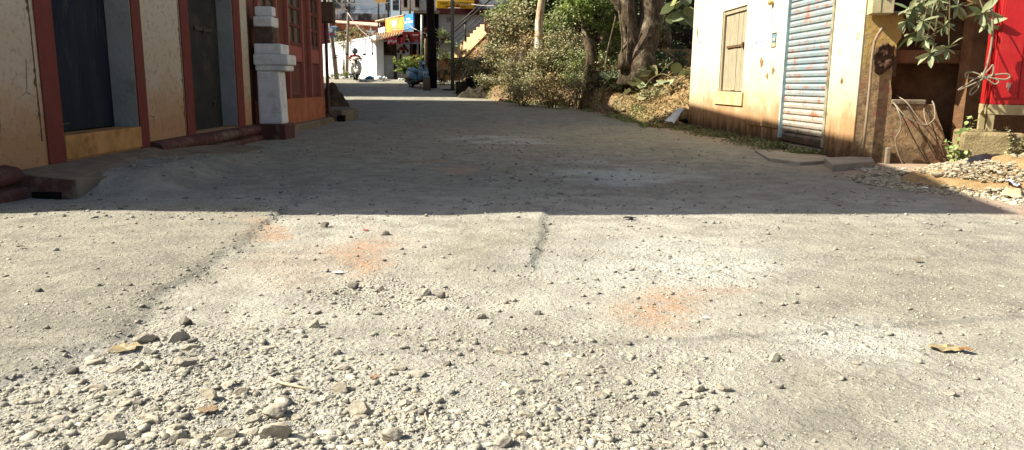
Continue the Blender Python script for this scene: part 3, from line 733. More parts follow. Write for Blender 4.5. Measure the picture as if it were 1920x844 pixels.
pblock('capital', 474.7, 540, 102, 121.9, .66, M_white, Y=15.12)
pblock('ledge', 476, 528, 82, 101.6, .6, M_white)
pblock('brick_core', 478, 512.5, 50.3, 81.6, .34, M_brick, bev=.02, Y=15.2)
pblock('block', 474.6, 510, 30.5, 49.8, .5, M_white)
pblock('block', 477, 511.5, 12, 30.1, .24, M_white, Y=15.2)

# rubble, slab and boulders beyond the house corner
rr_ = G(640, 214); mb = MB(); z0 = rr_.z
top = [P(611, 199, 23.2), P(622, 196, 25), P(650, 197.5, 25), P(672, 207, 23.4), P(660, 205, 22.6), P(640, 203, 22.2), P(612, 201, 22.2)]
top = [Vector((p.x, p.y, .36)) for p in top]
mb.prism(top, (0, 0, -.42)); build('drain_slab', mb, M_conc, loc=top[0], bevel=.02, label='concrete slab over the drain beyond the rust brown house', cat='slab')
build('drain_mouth', MB().box(WORLD, top[6].x + .35, top[5].x + .12, 22.0, 22.18, .0, .2), M_dark, bpy.data.objects['drain_slab'])
def mound(name, cx, cy, rx, ry, h, mat, label, cat, seed=1, kind=None, rough=.18, n=46):
    u_ = np.linspace(-1.15, 1.15, n); A, B_ = np.meshgrid(u_, u_); r = np.sqrt(A ** 2 + B_ ** 2)
    X = cx + A * rx; Y = cy + B_ * ry; Z = zprof(Y) + h * (np.clip(1 - r ** 2, -.35, 1)) * (1 + fbm(X * 2.5, Y * 2.5, 4, seed) * 1.2) + fbm(X * 8, Y * 8, 3, seed) * rough - .03
    a = (np.arange(n - 1)[:, None] * n + np.arange(n - 1)[None]).ravel(); F = np.stack([a, a + 1, a + n + 1, a + n], 1)
    return fastmesh(name, np.stack([X.ravel(), Y.ravel(), Z.ravel()], 1), F, mat, smooth=True, loc=(cx, cy, float(zprof(cy))), label=label, cat=cat, kind=kind)
M_soil = plain('dark_soil', srgb(84, 68, 54), .95, .05, var=.35, scale=5, bump=.03)
mound('rubble_mound', -6.25, 26.0, .62, 1.3, .8, M_soil, 'dark heap of earth and rubble beyond the corner house', 'rubble', 5, rough=.35)

# ================================================================= EARTH BANK (right, beyond the store)
EB = [(1290, 258), (1230, 240), (1170, 222), (1100, 206), (1040, 199), (940, 190), (880, 179), (850, 172)]
EBW = sorted([(lambda g: (g.y, g.x))(G(*p)) for p in EB]); print('bank edge', EBW)
_by = np.array([18.0] + [q[0] for q in EBW] + [60.0]); _bx = np.array([EBW[0][1] + .3] + [q[1] for q in EBW] + [EBW[-1][1] + .5])
def bank_h(x, y):
    x = np.asarray(x, float); y = np.asarray(y, float)
    d = x - np.interp(y, _by, _bx) - fbm(x * 1.2, y * 1.2, 3, 12) * .5
    steep = np.interp(y, [18, 20.8, 22.5, 26, 30, 34, 40], [.0, .02, .25, .62, .85, .5, .25])
    h = steep * sstep(d, -.05, .35) + sstep(d, .2, 2.4) * np.interp(y, [18, 20.8, 23.5, 30, 40], [0, .08, 1.1, .7, .5]) - .12 * (d < -.05) - .1 * sstep(y, 21.2, 20.2)
    return zprof(y) + h + fbm(x * 2.2, y * 2.2, 4, 14) * .22 * sstep(d, .0, .6) + fbm(x * 9, y * 9, 3, 15) * .07
def zb(x, y): return float(bank_h(np.array([x]), np.array([y]))[0])
# ================================================================= leaves
LEAF = np.array([(0, 0, 0), (.5, .28, .07), (1, 0, -.02), (.5, -.28, .07)]); LEAF_F = np.array([(0, 1, 2), (0, 2, 3)])
BIG = np.array([(0, 0, 0), (.2, .2, .03), (.5, .3, .04), (.8, .2, .0), (1, 0, -.08), (.8, -.2, .0), (.5, -.3, .04), (.2, -.2, .03), (.5, 0, -.01)])
BIG_F = np.array([(0, 1, 8), (1, 2, 8), (2, 3, 8), (3, 4, 8), (4, 5, 8), (5, 6, 8), (6, 7, 8), (7, 0, 8)])
def leaves(pos, size, up=.35, base=LEAF, faces=LEAF_F, droop=0., outward=None, wid=1.):
    """one leaf at each position, random heading; returns V, F"""
    n = len(pos); size = np.broadcast_to(size, (n,)) * rng.uniform(.6, 1.3, n)
    d = rng.normal(0, 1, (n, 3)); d[:, 2] = d[:, 2] * .5 - droop
    if outward is not None: d = d + outward * 1.3
    d /= np.linalg.norm(d, axis=1)[:, None]
    nrm = rng.normal(0, 1, (n, 3)) * .6 + np.array([-.25, -.2, up * 2.5]); s_ = np.cross(nrm, d); s_ /= np.linalg.norm(s_, axis=1)[:, None] + 1e-9
    u3 = np.cross(d, s_)
    B = base[None]; V = pos[:, None] + size[:, None, None] * (B[..., 0:1] * d[:, None] + B[..., 1:2] * wid * s_[:, None] + B[..., 2:3] * u3[:, None])
    F = (faces[None] + (np.arange(n) * len(base))[:, None, None]).reshape(-1, 3)
    return V.reshape(-1, 3), F
def clumps(c, r, n, k, cr=.22, seed=0, shell=.55):
    """k clumps in an ellipsoid, n leaves gathered round them -> uneven crown with gaps"""
    g = np.random.default_rng(seed); c = np.array(c, float); r = np.array(r, float)
    d = g.normal(0, 1, (k, 3)); d /= np.linalg.norm(d, axis=1)[:, None]; cc = c + d * r * (g.uniform(shell ** 3, 1, (k, 1)) ** (1 / 3))
    idx = g.integers(0, k, n); w_ = g.uniform(.5, 1.3, k)[idx]
    return cc[idx] + g.normal(0, 1, (n, 3)) * cr * w_[:, None] * r.mean() * np.array([1, 1, .7]), cc
ML_green = m_leaf('leaf_green', srgb(78, 98, 46), srgb(142, 154, 84), srgb(160, 158, 108))
ML_bright = m_leaf('leaf_bright', srgb(88, 118, 40), srgb(150, 170, 76), srgb(180, 182, 110))
ML_dusty = m_leaf('leaf_dusty', srgb(128, 126, 86), srgb(178, 170, 126), srgb(140, 114, 74), .2)
ML_dry = m_leaf('leaf_dry', srgb(150, 122, 74), srgb(186, 158, 108), srgb(96, 74, 48), .1)
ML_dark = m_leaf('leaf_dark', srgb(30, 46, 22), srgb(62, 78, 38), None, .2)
ML_grey = m_leaf('leaf_grey_green', srgb(128, 140, 98), srgb(156, 160, 124), srgb(140, 128, 88), .12)
M_bark = m_bark('bark', srgb(62, 52, 42), srgb(112, 96, 76), srgb(140, 128, 108))
M_stem = plain('stem', srgb(104, 92, 62), .85, .15, scale=12)
def shrub(name, c, r, n, k, mat, label, cat, group=None, leaf=.09, cr=.25, stems=7, seed=1, droop=.1, ground=None, shell=.45):
    gz_ = (ground if ground is not None else zb(c[0], c[1]))
    t = thing(name, (c[0], c[1], gz_), label, cat, group)
    p, cc = clumps(c, r, n, k, cr, seed, shell); p[:, 2] = np.maximum(p[:, 2], gz_ + .03)
    V, F = leaves(p, leaf, droop=droop); fastmesh('foliage', V, F, mat, t)
    mb = MB(); g = random.Random(seed)
    for i in range(stems):
        e = cc[i % len(cc)]; b = Vector((c[0] + g.uniform(-.25, .25) * r[0], c[1] + g.uniform(-.25, .25) * r[1], gz_ - .05)); e = Vector(e)
        mid = b.lerp(e, .5) + Vector((g.uniform(-.1, .1), g.uniform(-.1, .1), .12 * (e - b).length))
        mb.tube([b, b.lerp(mid, .6), mid, e], [.022, .018, .013, .006], 5)
    build('stem', mb, M_stem, t, smooth=True)
    return t

# ================================================================= RIGHT: cream lime-washed store
RF = Frame((5.924, 0, 0), R_(-2.8), 1)
RF.w = -Vector((math.cos(R_(2.8)), math.sin(R_(2.8)), 0)); RF.u = Vector((-math.sin(R_(2.8)), math.cos(R_(2.8)), 0))
def uR(px, py, w=0): return RF.uv(px, py, w)
M_cream = m_cream(); M_bw = m_brownwall()
M_wood = m_wood('grey_planks', srgb(134, 122, 98), srgb(178, 168, 142), (7, 7, .5))
M_shut = m_shutter()
M_pale = plain('cream_reveal', srgb(214, 190, 136), .95, .08, var=.15, scale=5, bump=.008, dirt=srgb(150, 116, 70), dirt_amt=.6)
store = thing('store_house', RF.p(16, 0, -3), 'sunlit cream lime-washed store with plank window and blue roller shutter', 'building')
uf = uR(1290, 235)[0]; un = uR(1600, 292)[0]
w0, wb = uR(1346.8, 171.5); w1, _ = uR(1391, 172); wt0 = uR(1351.4, 25)[1]; wt1 = uR(1398, 11)[1]
s0, sb0 = uR(1462, 256); s1, sb1 = uR(1545, 275)
print('right: far', uf, 'near', un, 'window', w0, w1, wb, wt0, wt1, 'shutter', s0, s1, sb0, sb1)
TR = 6.0; wt = (wt0 + wt1) / 2 + .02
def RB(name, segs, mat, par, **k):
    mb = MB()
    for q in segs: mb.box(RF, *q)
    return build(name, mb, mat, par, **k)
RB('wall', [(un, s1, -.3, TR, -.35, 0), (s1, s0, 3.0, TR, -.35, 0), (s1, s0, -.3, .08, -.35, 0), (s0, w1, -.3, TR, -.35, 0), (w1, w0, wt, TR, -.35, 0), (w1, w0, -.3, wb, -.35, 0), (w0, uf, -.3, TR, -.35, 0)], M_cream, store)
RB('end_wall', [(uf - .35, uf, -.3, TR, -5, -.36)], M_cream, store)
RB('roof', [(un - .1, uf + .1, TR, TR + .2, -6, .1)], M_roof, store)
wdw = RB('window', [(w1, w0, wb, wt, -.14, -.10)], M_dark, store)
RB('frame', [(w1, w1 + .09, wb, wt, -.099, -.02), (w0 - .09, w0, wb, wt, -.099, -.02), (w1 + .09, w0 - .09, wt - .1, wt, -.099, -.03)], M_wood, wdw, bevel=.008)
nb = 5; ww = (w0 - w1 - .2) / nb; rr = random.Random(4)
for i in range(nb):
    a = w1 + .1 + i * ww; RB('plank', [(a + .006, a + ww - .006, wb + .02 + rr.uniform(0, .015), wt - .1 - rr.uniform(0, .03), -.099, -.065 + rr.uniform(-.006, .006))], M_wood, wdw, bevel=.005)
vl = uR(1375, 86)[1]; RB('bolt', [(w1 + .25, w0 - .3, vl - .035, vl + .02, -.064, -.03), (w1 + .22, w1 + .3, vl - .07, vl + .06, -.05, -.02)], plain('rusty_iron', srgb(112, 86, 62), .8, .3, .3), wdw, bevel=.004)
sa, sv = uR(1336, 172); sb_, svb = uR(1398, 197)
RB('sill', [(w1 - .12, w0 + .18, uR(1366, 197, .04)[1], wb - .001, .001, .045)], M_pale, store, bevel=.012)
uk = uR(1410, 100)[0]; 
RB('pilaster', [(un + .0, s1 - .02, -.2, TR - .02, .001, .03), (s0 + .02, uk, .35, TR - .02, .001, .025)], M_cream, store, bevel=.008)
# corrugated roller shutter
def corr(a, b, v0, v1, pitch=.115, w_=-.05):
    mb = MB(); prof = []; v = v0
    while v < v1:
        for t, d in ((0, 0), (.10, .022), (.5, .032), (.84, .018), (.86, -.012), (.97, -.012)):
            prof.append((v + t * pitch, w_ + d))
        v += pitch
    V = [RF.p(a, v, q) for v, q in prof] + [RF.p(b, v, q) for v, q in prof]; n = len(prof)
    mb.raw(V, [(i, i + 1, n + i + 1, n + i) for i in range(n - 1)]); return mb
sh = build('roller_shutter', corr(s1 + .04, s0 - .03, sb1 + .03, 3.0), M_shut, store)
RB('bottom_rail', [(s1 + .04, s0 - .03, sb1 - .02, sb1 + .045, -.07, -.02)], plain('rusted_rail', srgb(84, 66, 50), .8, .3), sh, bevel=.005)
M_chan = plain('channel_paint', srgb(152, 146, 122), .7, .3, var=.3, scale=8, dirt=srgb(104, 84, 58), dirt_amt=.9)
RB('guide_rail', [(s1 - .05, s1 + .035, sb1 - .02, 3.0, -.06, .05)], M_chan, sh, bevel=.006)
RB('guide_rail', [(s0 - .03, s0 + .03, sb0 - .02, 3.0, -.06, .04)], plain('pale_blue_channel', srgb(176, 196, 194), .7, .3), sh, bevel=.006)
RB('threshold', [(s1, s0, -.1, .1, -.2, .05)], M_conc, store, bevel=.01)
# notices pasted on the wall
def poster(name, px0, py0, px1, py1, mat, label, cat, w_=.026):
    a, vt = uR(px0, py0); b, vb = uR(px1, py1); lo, hi = min(a, b), max(a, b)
    o = build(name, MB().box(RF, lo, hi, vb, vt, w_, w_ + .003), mat, loc=RF.p((lo + hi) / 2, vb, w_), label=label, cat=cat)
    return o, lo, hi, vb, vt
M_ink = plain('grey_ink', srgb(150, 144, 150), .9, .1, bump=0); M_pink = plain('magenta_ink', srgb(214, 156, 184), .9, .1, bump=0)
M_poster = plain('poster_paper', srgb(234, 230, 222), .9, .1, var=.03, bump=0)
po, lo, hi, vb, vt = poster('notice', 1419, 29, 1435, 82, M_poster, 'tall white paper notice with faint lines and a pink strip, right of the plank window', 'notice')
rr = random.Random(9); hgt = vt - vb
RB('pink_strip', [(lo + .02, hi - .01, vb + .01, vb + .085, .0295, .031)], M_pink, po)
mb = MB(); k = lo + .05
for i in range(9): mb.box(RF, hi - .05 - i * (hi - lo - .1) / 9 - .05, hi - .05 - i * (hi - lo - .1) / 9 - .015, vt - .16 + .03 * (i % 2), vt - .07 + .02 * ((i + 1) % 2), .0295, .0305)
build('heading', mb, M_pink, po)
mb = MB()
for i in range(11):
    v = vt - .22 - i * (hgt - .36) / 11; a = hi - .03
    while a > lo + .08:
        l_ = rr.uniform(.03, .1); mb.box(RF, max(lo + .03, a - l_), a, v, v + .018, .0295, .0305); a -= l_ + .03
build('print_lines', mb, M_ink, po)
po, lo, hi, vb, vt = poster('sticker', 1450.5, 62, 1457, 89, plain('dark_print', srgb(70, 74, 76), .6, .3), 'small dark framed sticker beside the roller shutter', 'sticker')
RB('picture', [(lo + .03, hi - .03, vb + .12, vt - .03, .0295, .031)], plain('print_blue', srgb(120, 150, 166), .6, .3), po)
RB('figure', [((lo + hi) / 2 - .05, (lo + hi) / 2 + .05, vb + .14, vt - .1, .0312, .033)], plain('print_pale', srgb(196, 190, 170), .6, .3), po)
RB('caption', [(lo + .02, hi - .02, vb + .02, vb + .1, .0295, .031)], plain('print_tan', srgb(176, 160, 130), .6, .3), po)
q = RF.p(*uR(1452, 5), .08); build('bell', MB().loft([(q + Vector((0, 0, z)), (r, 0, 0), (0, r, 0)) for z, r in ((-.05, .012), (-.035, .04), (0, .055), (.03, .04), (.05, .01))], 12).tube([q + Vector((0, 0, .05)), q + Vector((0, 0, .5))], .006, 6), plain('ochre_ball', srgb(190, 160, 90), .6, .3), loc=q, smooth=True, label='small ochre ball hanging at the top beside the shutter', cat='ornament')
# holes broken through the wash
for (px, py, wpx, hpx, sd_) in ((1430, 117, 9, 20, 1), (1441, 143, 5, 14, 2), (1452, 132, 6, 16, 3), (1308, 62, 7, 24, 4), (1312, 80, 3, 6, 5), (1582, 152, 4, 12, 6)):
    u_, v_ = uR(px, py); rr = random.Random(sd_); ru, rv = wpx * .012 * 1.1, hpx * .0125 * .42
    pts = [RF.p(u_ + ru * math.cos(t) * rr.uniform(.5, 1.2), v_ + rv * math.sin(t) * rr.uniform(.6, 1.2), .001 if 1408 > px or px > 1600 else .026) for t in np.linspace(0, 6.28, 12)[:-1]]
    build('bare_patch', MB().prism(pts, RF.w * .004), plain('bare_ochre', srgb(142, 118, 84), .95, .05, var=.5, scale=30), store)

# stepping slab and weeds
M_slab = plain('grey_slab', srgb(158, 150, 134), .95, .1, var=.15, scale=5, bump=.01, dirt=srgb(110, 98, 82), dirt_amt=.5)
def gslab(name, pts, h, mat, label, cat):
    mat = M_slab
    q = [G(*p, dz=h) for p in pts]; q = [Vector((a.x, a.y, h)) for a in q]
    return build(name, MB().prism(q, (0, 0, -h - .1)), mat, loc=q[0], bevel=.012, label=label, cat=cat)
gslab('step_slab', [(1545, 296), (1632, 291), (1640, 302), (1562, 309)], .09, M_conc, 'grey concrete slab lying below the cream corner of the store', 'slab')
gslab('step_slab', [(1415, 281), (1470, 285), (1548, 291), (1560, 300), (1500, 304), (1440, 296)], .045, M_conc, 'long grey stone slab lying in weeds in front of the roller shutter', 'slab')

# ================================================================= RIGHT: bare side wall with the broken niche
c0 = RF.p(un, 0, 0); HB = R_(12)
BF = Frame(c0, 0); BF.u = Vector((math.cos(HB), -math.sin(HB), 0)); BF.w = Vector((-math.sin(HB), -math.cos(HB), 0)); BF.v = Vector((0, 0, 1))
def uB(px, py, w=0): return BF.uv(px, py, w)
side = thing('side_wall', BF.p(1, 0, -.4), 'bare brown side wall of the store with a broken niche and peeling patches', 'wall')
n0 = uB(1671, 190); n1 = uB(1752, 196); n2 = uB(1790, 303); n3 = uB(1672, 118); n4 = uB(1690, 70)
def jag(a, b, n, amp, seed):
    rr = random.Random(seed); return [(a[0] + (b[0] - a[0]) * t + rr.uniform(-amp, amp), a[1] + (b[1] - a[1]) * t + rr.uniform(-amp, amp)) for t in np.linspace(0, 1, n)[1:-1]]
poly = [(0.0, -.3), (0.0, 5.6), (n4[0], 5.6), n4] + jag(n4, n3, 4, .03, 1) + [n3] + jag(n3, n0, 5, .012, 2) + [n0] + jag(n0, n1, 7, .022, 3) + [n1] + jag(n1, n2, 6, .018, 4) + [n2, (n2[0], -.3)]
build('wall', MB().prism([BF.p(a, b, 0) for a, b in poly], BF.w * -.5), M_bw, side)
M_bwd = plain('shade_brown_wall', srgb(126, 94, 68), .95, .05, var=.35, scale=2.5, bump=.02, dirt=srgb(84, 62, 46), dirt_amt=.8)  # deep, blotchy brown with the recess's shade put into the colour
build('recess_wall', MB().box(BF, .5, 5.5, -.3, 5.6, -1.1, -.8), M_bwd, side)
build('lintel', MB().box(BF, n3[0] - .05, n3[0] + 1.4, uB(1700, 118)[1], uB(1700, 92)[1], -.8, -.25), M_bwd, side, bevel=.02)
build('shelf', MB().box(BF, n3[0] - .02, 3.2, n0[1] - .75, n0[1] - .6, -.8, -.42), M_bwd, side, bevel=.02)
# broken plaster patch baring rubble brick
def rough_patch(px, py, rx, ry, mat, seed, par):
    cu, cv = uB(px, py); k = 26; rr = np.random.default_rng(seed); u_ = np.linspace(-1, 1, k); A, B_ = np.meshgrid(u_, u_)
    r = np.sqrt(A ** 2 + B_ ** 2); h = (.05 + fbm(A * 5 + 3, B_ * 5, 4, seed) * .09) * sstep(1.0 - r + fbm(A * 3, B_ * 3, 3, seed + 2) * .6, .12, .30) - .012
    V = [tuple(BF.p(cu + a * rx, cv + b * ry, hh)) for a, b, hh in zip(A.ravel(), B_.ravel(), h.ravel())]
    a = (np.arange(k - 1)[:, None] * k + np.arange(k - 1)[None]).ravel(); F = np.stack([a, a + 1, a + k + 1, a + k], 1)
    fastmesh('broken_plaster', V, F, mat, par)
rough_patch(1656, 110, .20, .27, plain('bare_rubble', srgb(112, 88, 72), .95, .05, var=.5, scale=18, bump=.04), 3, side)
build('shard_stone', MB().box(BF, n0[0] + .0, n1[0] - .12, n0[1] - .05, n0[1] + .03, -.4, .03), M_conc, side, bevel=.02)
M_pvc = plain('dusty_conduit', srgb(150, 132, 108), .7, .25, var=.2, scale=15)
cp = [(1656, 50), (1648, 62), (1640, 78), (1635, 110), (1631, 160), (1625, 220), (1618, 288)]
build('conduit', MB().tube([BF.p(*uB(*p, .1), .1) if i < 2 else BF.p(*uB(*p, .06), .06) for i, p in enumerate(cp)], .021, 8), M_pvc, loc=BF.p(.2, 0, .06), smooth=True, label='thin dusty conduit running down the brown side wall', cat='pipe')
mb = MB()
ux, vx = uB(1635, 25, .35); ux2, _ = uB(1677, 25, .35)
mbox = thing('meter_box', BF.p(ux, vx, 0), 'cream electric meter box with an open dark window above the conduit', 'box')
M_mbx = plain('cream_enamel', srgb(196, 184, 142), .6, .3, var=.1, scale=10, dirt=srgb(150, 130, 90), dirt_amt=.5)
BXL = Frame(BF.p(ux, 0, .02), 0); BXL.u = BF.u; BXL.w = BF.w
du = ux2 - ux
build('body', MB().box(BXL, 0, du, vx, vx + .9, .0, .3), M_mbx, mbox, bevel=.01)
build('side_case', MB().box(BXL, du + .004, du + .34, vx + .04, vx + .9, .0, .2), M_dark, mbox, bevel=.01)
build('side_frame', MB().box(BXL, du + .31, du + .36, vx + .02, vx + .92, .0, .26).box(BXL, du + .004, du + .31, vx + .0, vx + .035, .0, .26), plain('grey_enamel', srgb(120, 116, 98), .6, .3), mbox, bevel=.006)
build('door_seam', MB().box(BXL, du * .40, du * .42, vx + .02, vx + .88, .301, .305), M_steel, mbox)
build('mark', MB().tube([BXL.p(du * .62, vx + .30, .304), BXL.p(du * .60, vx + .20, .304), BXL.p(du * .72, vx + .17, .304), BXL.p(du * .78, vx + .24, .304)], .006, 5), M_steel, mbox)
build('short_post', MB().box(BF, uB(1655, 315)[0], uB(1664, 315)[0], -.1, uB(1661, 276)[1], .02, .12), M_conc, loc=BF.p(.7, 0, .07), bevel=.015, label='short broken concrete post at the foot of the side wall', cat='post')
M_cab = plain('pale_cable', srgb(142, 130, 108), .7, .25, var=.15, scale=20)
def cable(name, pts, r, label, wv=.12, mat=None, frame=BF, uvf=uB, grp='loose cables hanging out of the wall niche', seg=6):
    q = []
    for p in pts:
        w_ = p[2] if len(p) > 2 else wv; u_, v_ = uvf(p[0], p[1], w_); q.append(frame.p(u_, v_, w_))
    s_ = []
    for i in range(len(q) - 1):
        a, b, c, d = q[max(i - 1, 0)], q[i], q[i + 1], q[min(i + 2, len(q) - 1)]
        for t in np.linspace(0, 1, seg, endpoint=False):
            s_.append(.5 * ((2 * b) + (c - a) * t + (2 * a - 5 * b + 4 * c - d) * t * t + (3 * b - a - 3 * c + d) * t ** 3))
    s_.append(q[-1])
    return build(name, MB().tube(s_, r, 7), mat or M_cab, loc=q[0], smooth=True, label=label, cat='cable', group=grp)
cable('cable', [(1670, 188, -.1), (1680, 198, .12), (1692, 212, .2), (1710, 226, .22), (1735, 235, .2), (1752, 222, .12), (1752, 200, .05), (1748, 190, -.1)], .011, 'pale cable looping in a wide arc below the niche')
cable('cable', [(1682, 180, -.1), (1700, 192, .1), (1715, 212, .15), (1728, 230, .18), (1738, 236, .18), (1733, 215, .1), (1733, 193, -.1)], .009, 'thin cable forming a narrow loop under the middle of the niche')
cable('cable', [(1671, 186, -.1), (1683, 205, .16), (1690, 228, .2), (1688, 245, .16), (1679, 262, .1), (1685, 290, .08), (1697, 316, .06)], .011, 'pale cable wriggling down the brown wall to the ground')
cable('cable', [(1670, 184, -.1), (1688, 210, .1), (1714, 262, .04), (1743, 314, .02)], .008, 'dark tube standing in for a cable shadow, left one of the three slanting down the wall', mat=M_steel)  # these three dark tubes stand in for the cables' cast shadows
cable('cable', [(1690, 184, -.1), (1712, 218, .1), (1736, 262, .04), (1758, 300, .02)], .008, 'dark tube standing in for a cable shadow, middle one of the three slanting down the wall', mat=M_steel)
cable('cable', [(1735, 192, -.05), (1745, 225, .06), (1757, 262, .03), (1769, 296, .02)], .008, 'dark tube standing in for a cable shadow, right one of the three slanting down the wall', mat=M_steel)

# ---- red cabinet on its stand
CH = R_(22); cp0 = P(1856, 196, 10.3); CFm = Frame((cp0.x, cp0.y, 0), 0); CFm.u = Vector((math.cos(CH), -math.sin(CH), 0)); CFm.w = Vector((-math.sin(CH), -math.cos(CH), 0))
uCb = lambda px, py, w=0: CFm.uv(px, py, w)
M_red = plain('red_cabinet_paint', srgb(170, 22, 26), .55, .35, var=.1, scale=5, bump=.002, dirt=srgb(170, 50, 40), dirt_amt=.5)
M_beige = plain('beige_angle', srgb(166, 150, 114), .75, .2, var=.15, scale=8, dirt=srgb(140, 112, 70), dirt_amt=.6)
cv = cp0.z; cabt = thing('red_cabinet', CFm.p(.6, 0, -.4), 'bright red metal cabinet standing on a beige frame at the right edge', 'cabinet')
build('body', MB().box(CFm, 0, 1.5, cv, cv + 2.6, -.7, 0), M_red, cabt, bevel=.01)
sx = uCb(1912, 150)[0]
for a, b in ((.03, sx - .006), (sx + .006, 1.47)):
    d_ = build('door', MB().box(CFm, a, b, cv + .09, cv + 2.55, .001, .018), M_red, cabt, bevel=.005)
    hx = b - .12 if a < .1 else a + .08; hv = uCb(1893, 160)[1]
    build('latch', MB().box(CFm, hx - .02, hx + .025, hv - .03, hv + .03, .0185, .032).tube([CFm.p(hx, hv - .02, .035), CFm.p(hx, hv - .07, .04)], .012, 8), plain('latch_metal', srgb(180, 160, 140), .4, .5, .6), d_, bevel=.003)
gb = uCb(1855, 215)[1]; lb = uCb(1848, 244)[1]
build('stand_frame', MB().box(CFm, -.01, 1.51, gb, cv - .002, -.69, .01), M_beige, cabt, bevel=.006)
for a in (-.005, 1.4): build('leg', MB().box(CFm, a, a + .08, lb - .02, gb - .001, -.07, .005), M_beige, cabt, bevel=.005)
build('leg', MB().box(CFm, -.005, .075, lb - .02, gb - .001, -.68, -.6), M_beige, cabt, bevel=.005)
# footing
fo = []; 
for (a, w_) in ((-.32, .22), (.42, .24), (.46, -.8), (-.28, -.8)): fo.append(CFm.p(a, lb - .022, w_))
M_foot = plain('rough_footing', srgb(158, 140, 104), .95, .08, var=.25, scale=5, bump=.03, dirt=srgb(104, 90, 66), dirt_amt=.7)
build('footing_block', MB().prism(fo, (0, 0, -lb - .1)), M_foot, loc=fo[0], bevel=.04, label='rough concrete footing block under the left leg of the red cabinet', cat='block')
fo2 = [p + CFm.u * 1.3 for p in fo]; build('footing_block', MB().prism(fo2, (0, 0, -lb - .1)), M_foot, loc=fo2[0], bevel=.04, label='rough concrete footing block under the right leg of the red cabinet', cat='block')
# back wall in the shade behind the cabinet
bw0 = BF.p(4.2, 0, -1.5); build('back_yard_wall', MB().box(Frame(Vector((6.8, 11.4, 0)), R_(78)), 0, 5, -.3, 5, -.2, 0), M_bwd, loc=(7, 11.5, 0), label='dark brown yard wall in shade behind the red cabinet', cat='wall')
# tied cable hanging in front of the cabinet
hang = thing('cable_bundle', CFm.p(-.3, 1.6, .4), 'knotted bundle of pale cable hanging beside the red cabinet', 'cable')
def cab2(name, pts, r, wv=.35):
    q = [CFm.p(*uCb(p[0], p[1], p[2] if len(p) > 2 else wv), p[2] if len(p) > 2 else wv) for p in pts]; s_ = []
    for i in range(len(q) - 1):
        a, b, c, d = q[max(i - 1, 0)], q[i], q[i + 1], q[min(i + 2, len(q) - 1)]
        for t in np.linspace(0, 1, 7, endpoint=False): s_.append(.5 * ((2 * b) + (c - a) * t + (2 * a - 5 * b + 4 * c - d) * t * t + (3 * b - a - 3 * c + d) * t ** 3))
    s_.append(q[-1]); build(name, MB().tube(s_, r, 7), M_cab, hang, smooth=True)
cab2('cable', [(1858, -90), (1860, 0), (1861, 60), (1857, 95), (1850, 125), (1843, 140)], .014)
cab2('loop', [(1842, 142), (1825, 136), (1811, 137), (1812, 145), (1830, 147), (1848, 143), (1868, 140), (1888, 139), (1894, 144), (1885, 149), (1865, 147), (1845, 142)], .011)
cab2('loop', [(1843, 140), (1825, 150), (1805, 163), (1797, 169), (1812, 163), (1832, 154), (1850, 146), (1866, 148), (1873, 153), (1866, 158), (1856, 152), (1846, 143)], .010, .38)
cab2('loop', [(1845, 142), (1836, 155), (1821, 168), (1820, 178), (1832, 168), (1838, 155)], .010, .32)
cab2('loop', [(1845, 140), (1855, 130), (1861, 122), (1863, 128), (1860, 142), (1850, 144)], .010, .36)
build('tie', MB().tube([CFm.p(*uCb(1843, 136, .37), .37), CFm.p(*uCb(1844, 150, .37), .37)], .024, 9), M_cab, hang, smooth=True)
# rubble heap
hc = G(1850, 335); print('heap', hc)
heap = mound('rubble_heap', 6.55, 9.15, 1.75, 1.35, .34, plain('sandy_soil', srgb(176, 146, 104), .95, .05, var=.25, scale=10, bump=.03), 'heap of stone chips and sand in front of the red cabinet', 'rubble', 8, rough=.05)
heap['kind'] = 'stuff'
def hheap(x, y):
    r2 = ((x - 6.55) / 1.75) ** 2 + ((y - 9.15) / 1.35) ** 2; return zprof(y) + .34 * np.clip(1 - r2, 0, 1)
n = 15000; a = rng.uniform(0, 2 * np.pi, n); q = np.sqrt(rng.uniform(0, 1.25, n)); x = 6.55 + 1.8 * q * np.cos(a) - .25 * (q > .8); y = 9.15 + 1.35 * q * np.sin(a); r = np.clip(rng.gamma(1.5, .0068, n) + .004, 0, .06)
V, F = scatter_mesh(x, y, hheap(x, y) + r * .3, r, flat=(.25, .6), jit=.5)
fastmesh('heap_stones', V, F, m_stone('chip_stone', srgb(122, 112, 94), srgb(176, 165, 140), dust=srgb(184, 172, 144), amt=.4), kind='stuff', label='pale stone chips covering the rubble heap')
n = 1600; y = rng.uniform(7.2, 12.5, n); x = 5.55 - .05 * y + np.abs(rng.normal(0, .35, n)) - .1; r = np.clip(rng.gamma(1.8, .006, n) + .004, 0, .035)
V, F = scatter_mesh(x, y, zprof(y) + r * .3, r, flat=(.3, .6), jit=.5); fastmesh('verge_stones', V, F, M_dust, kind='stuff', label='stone chips along the sandy verge')
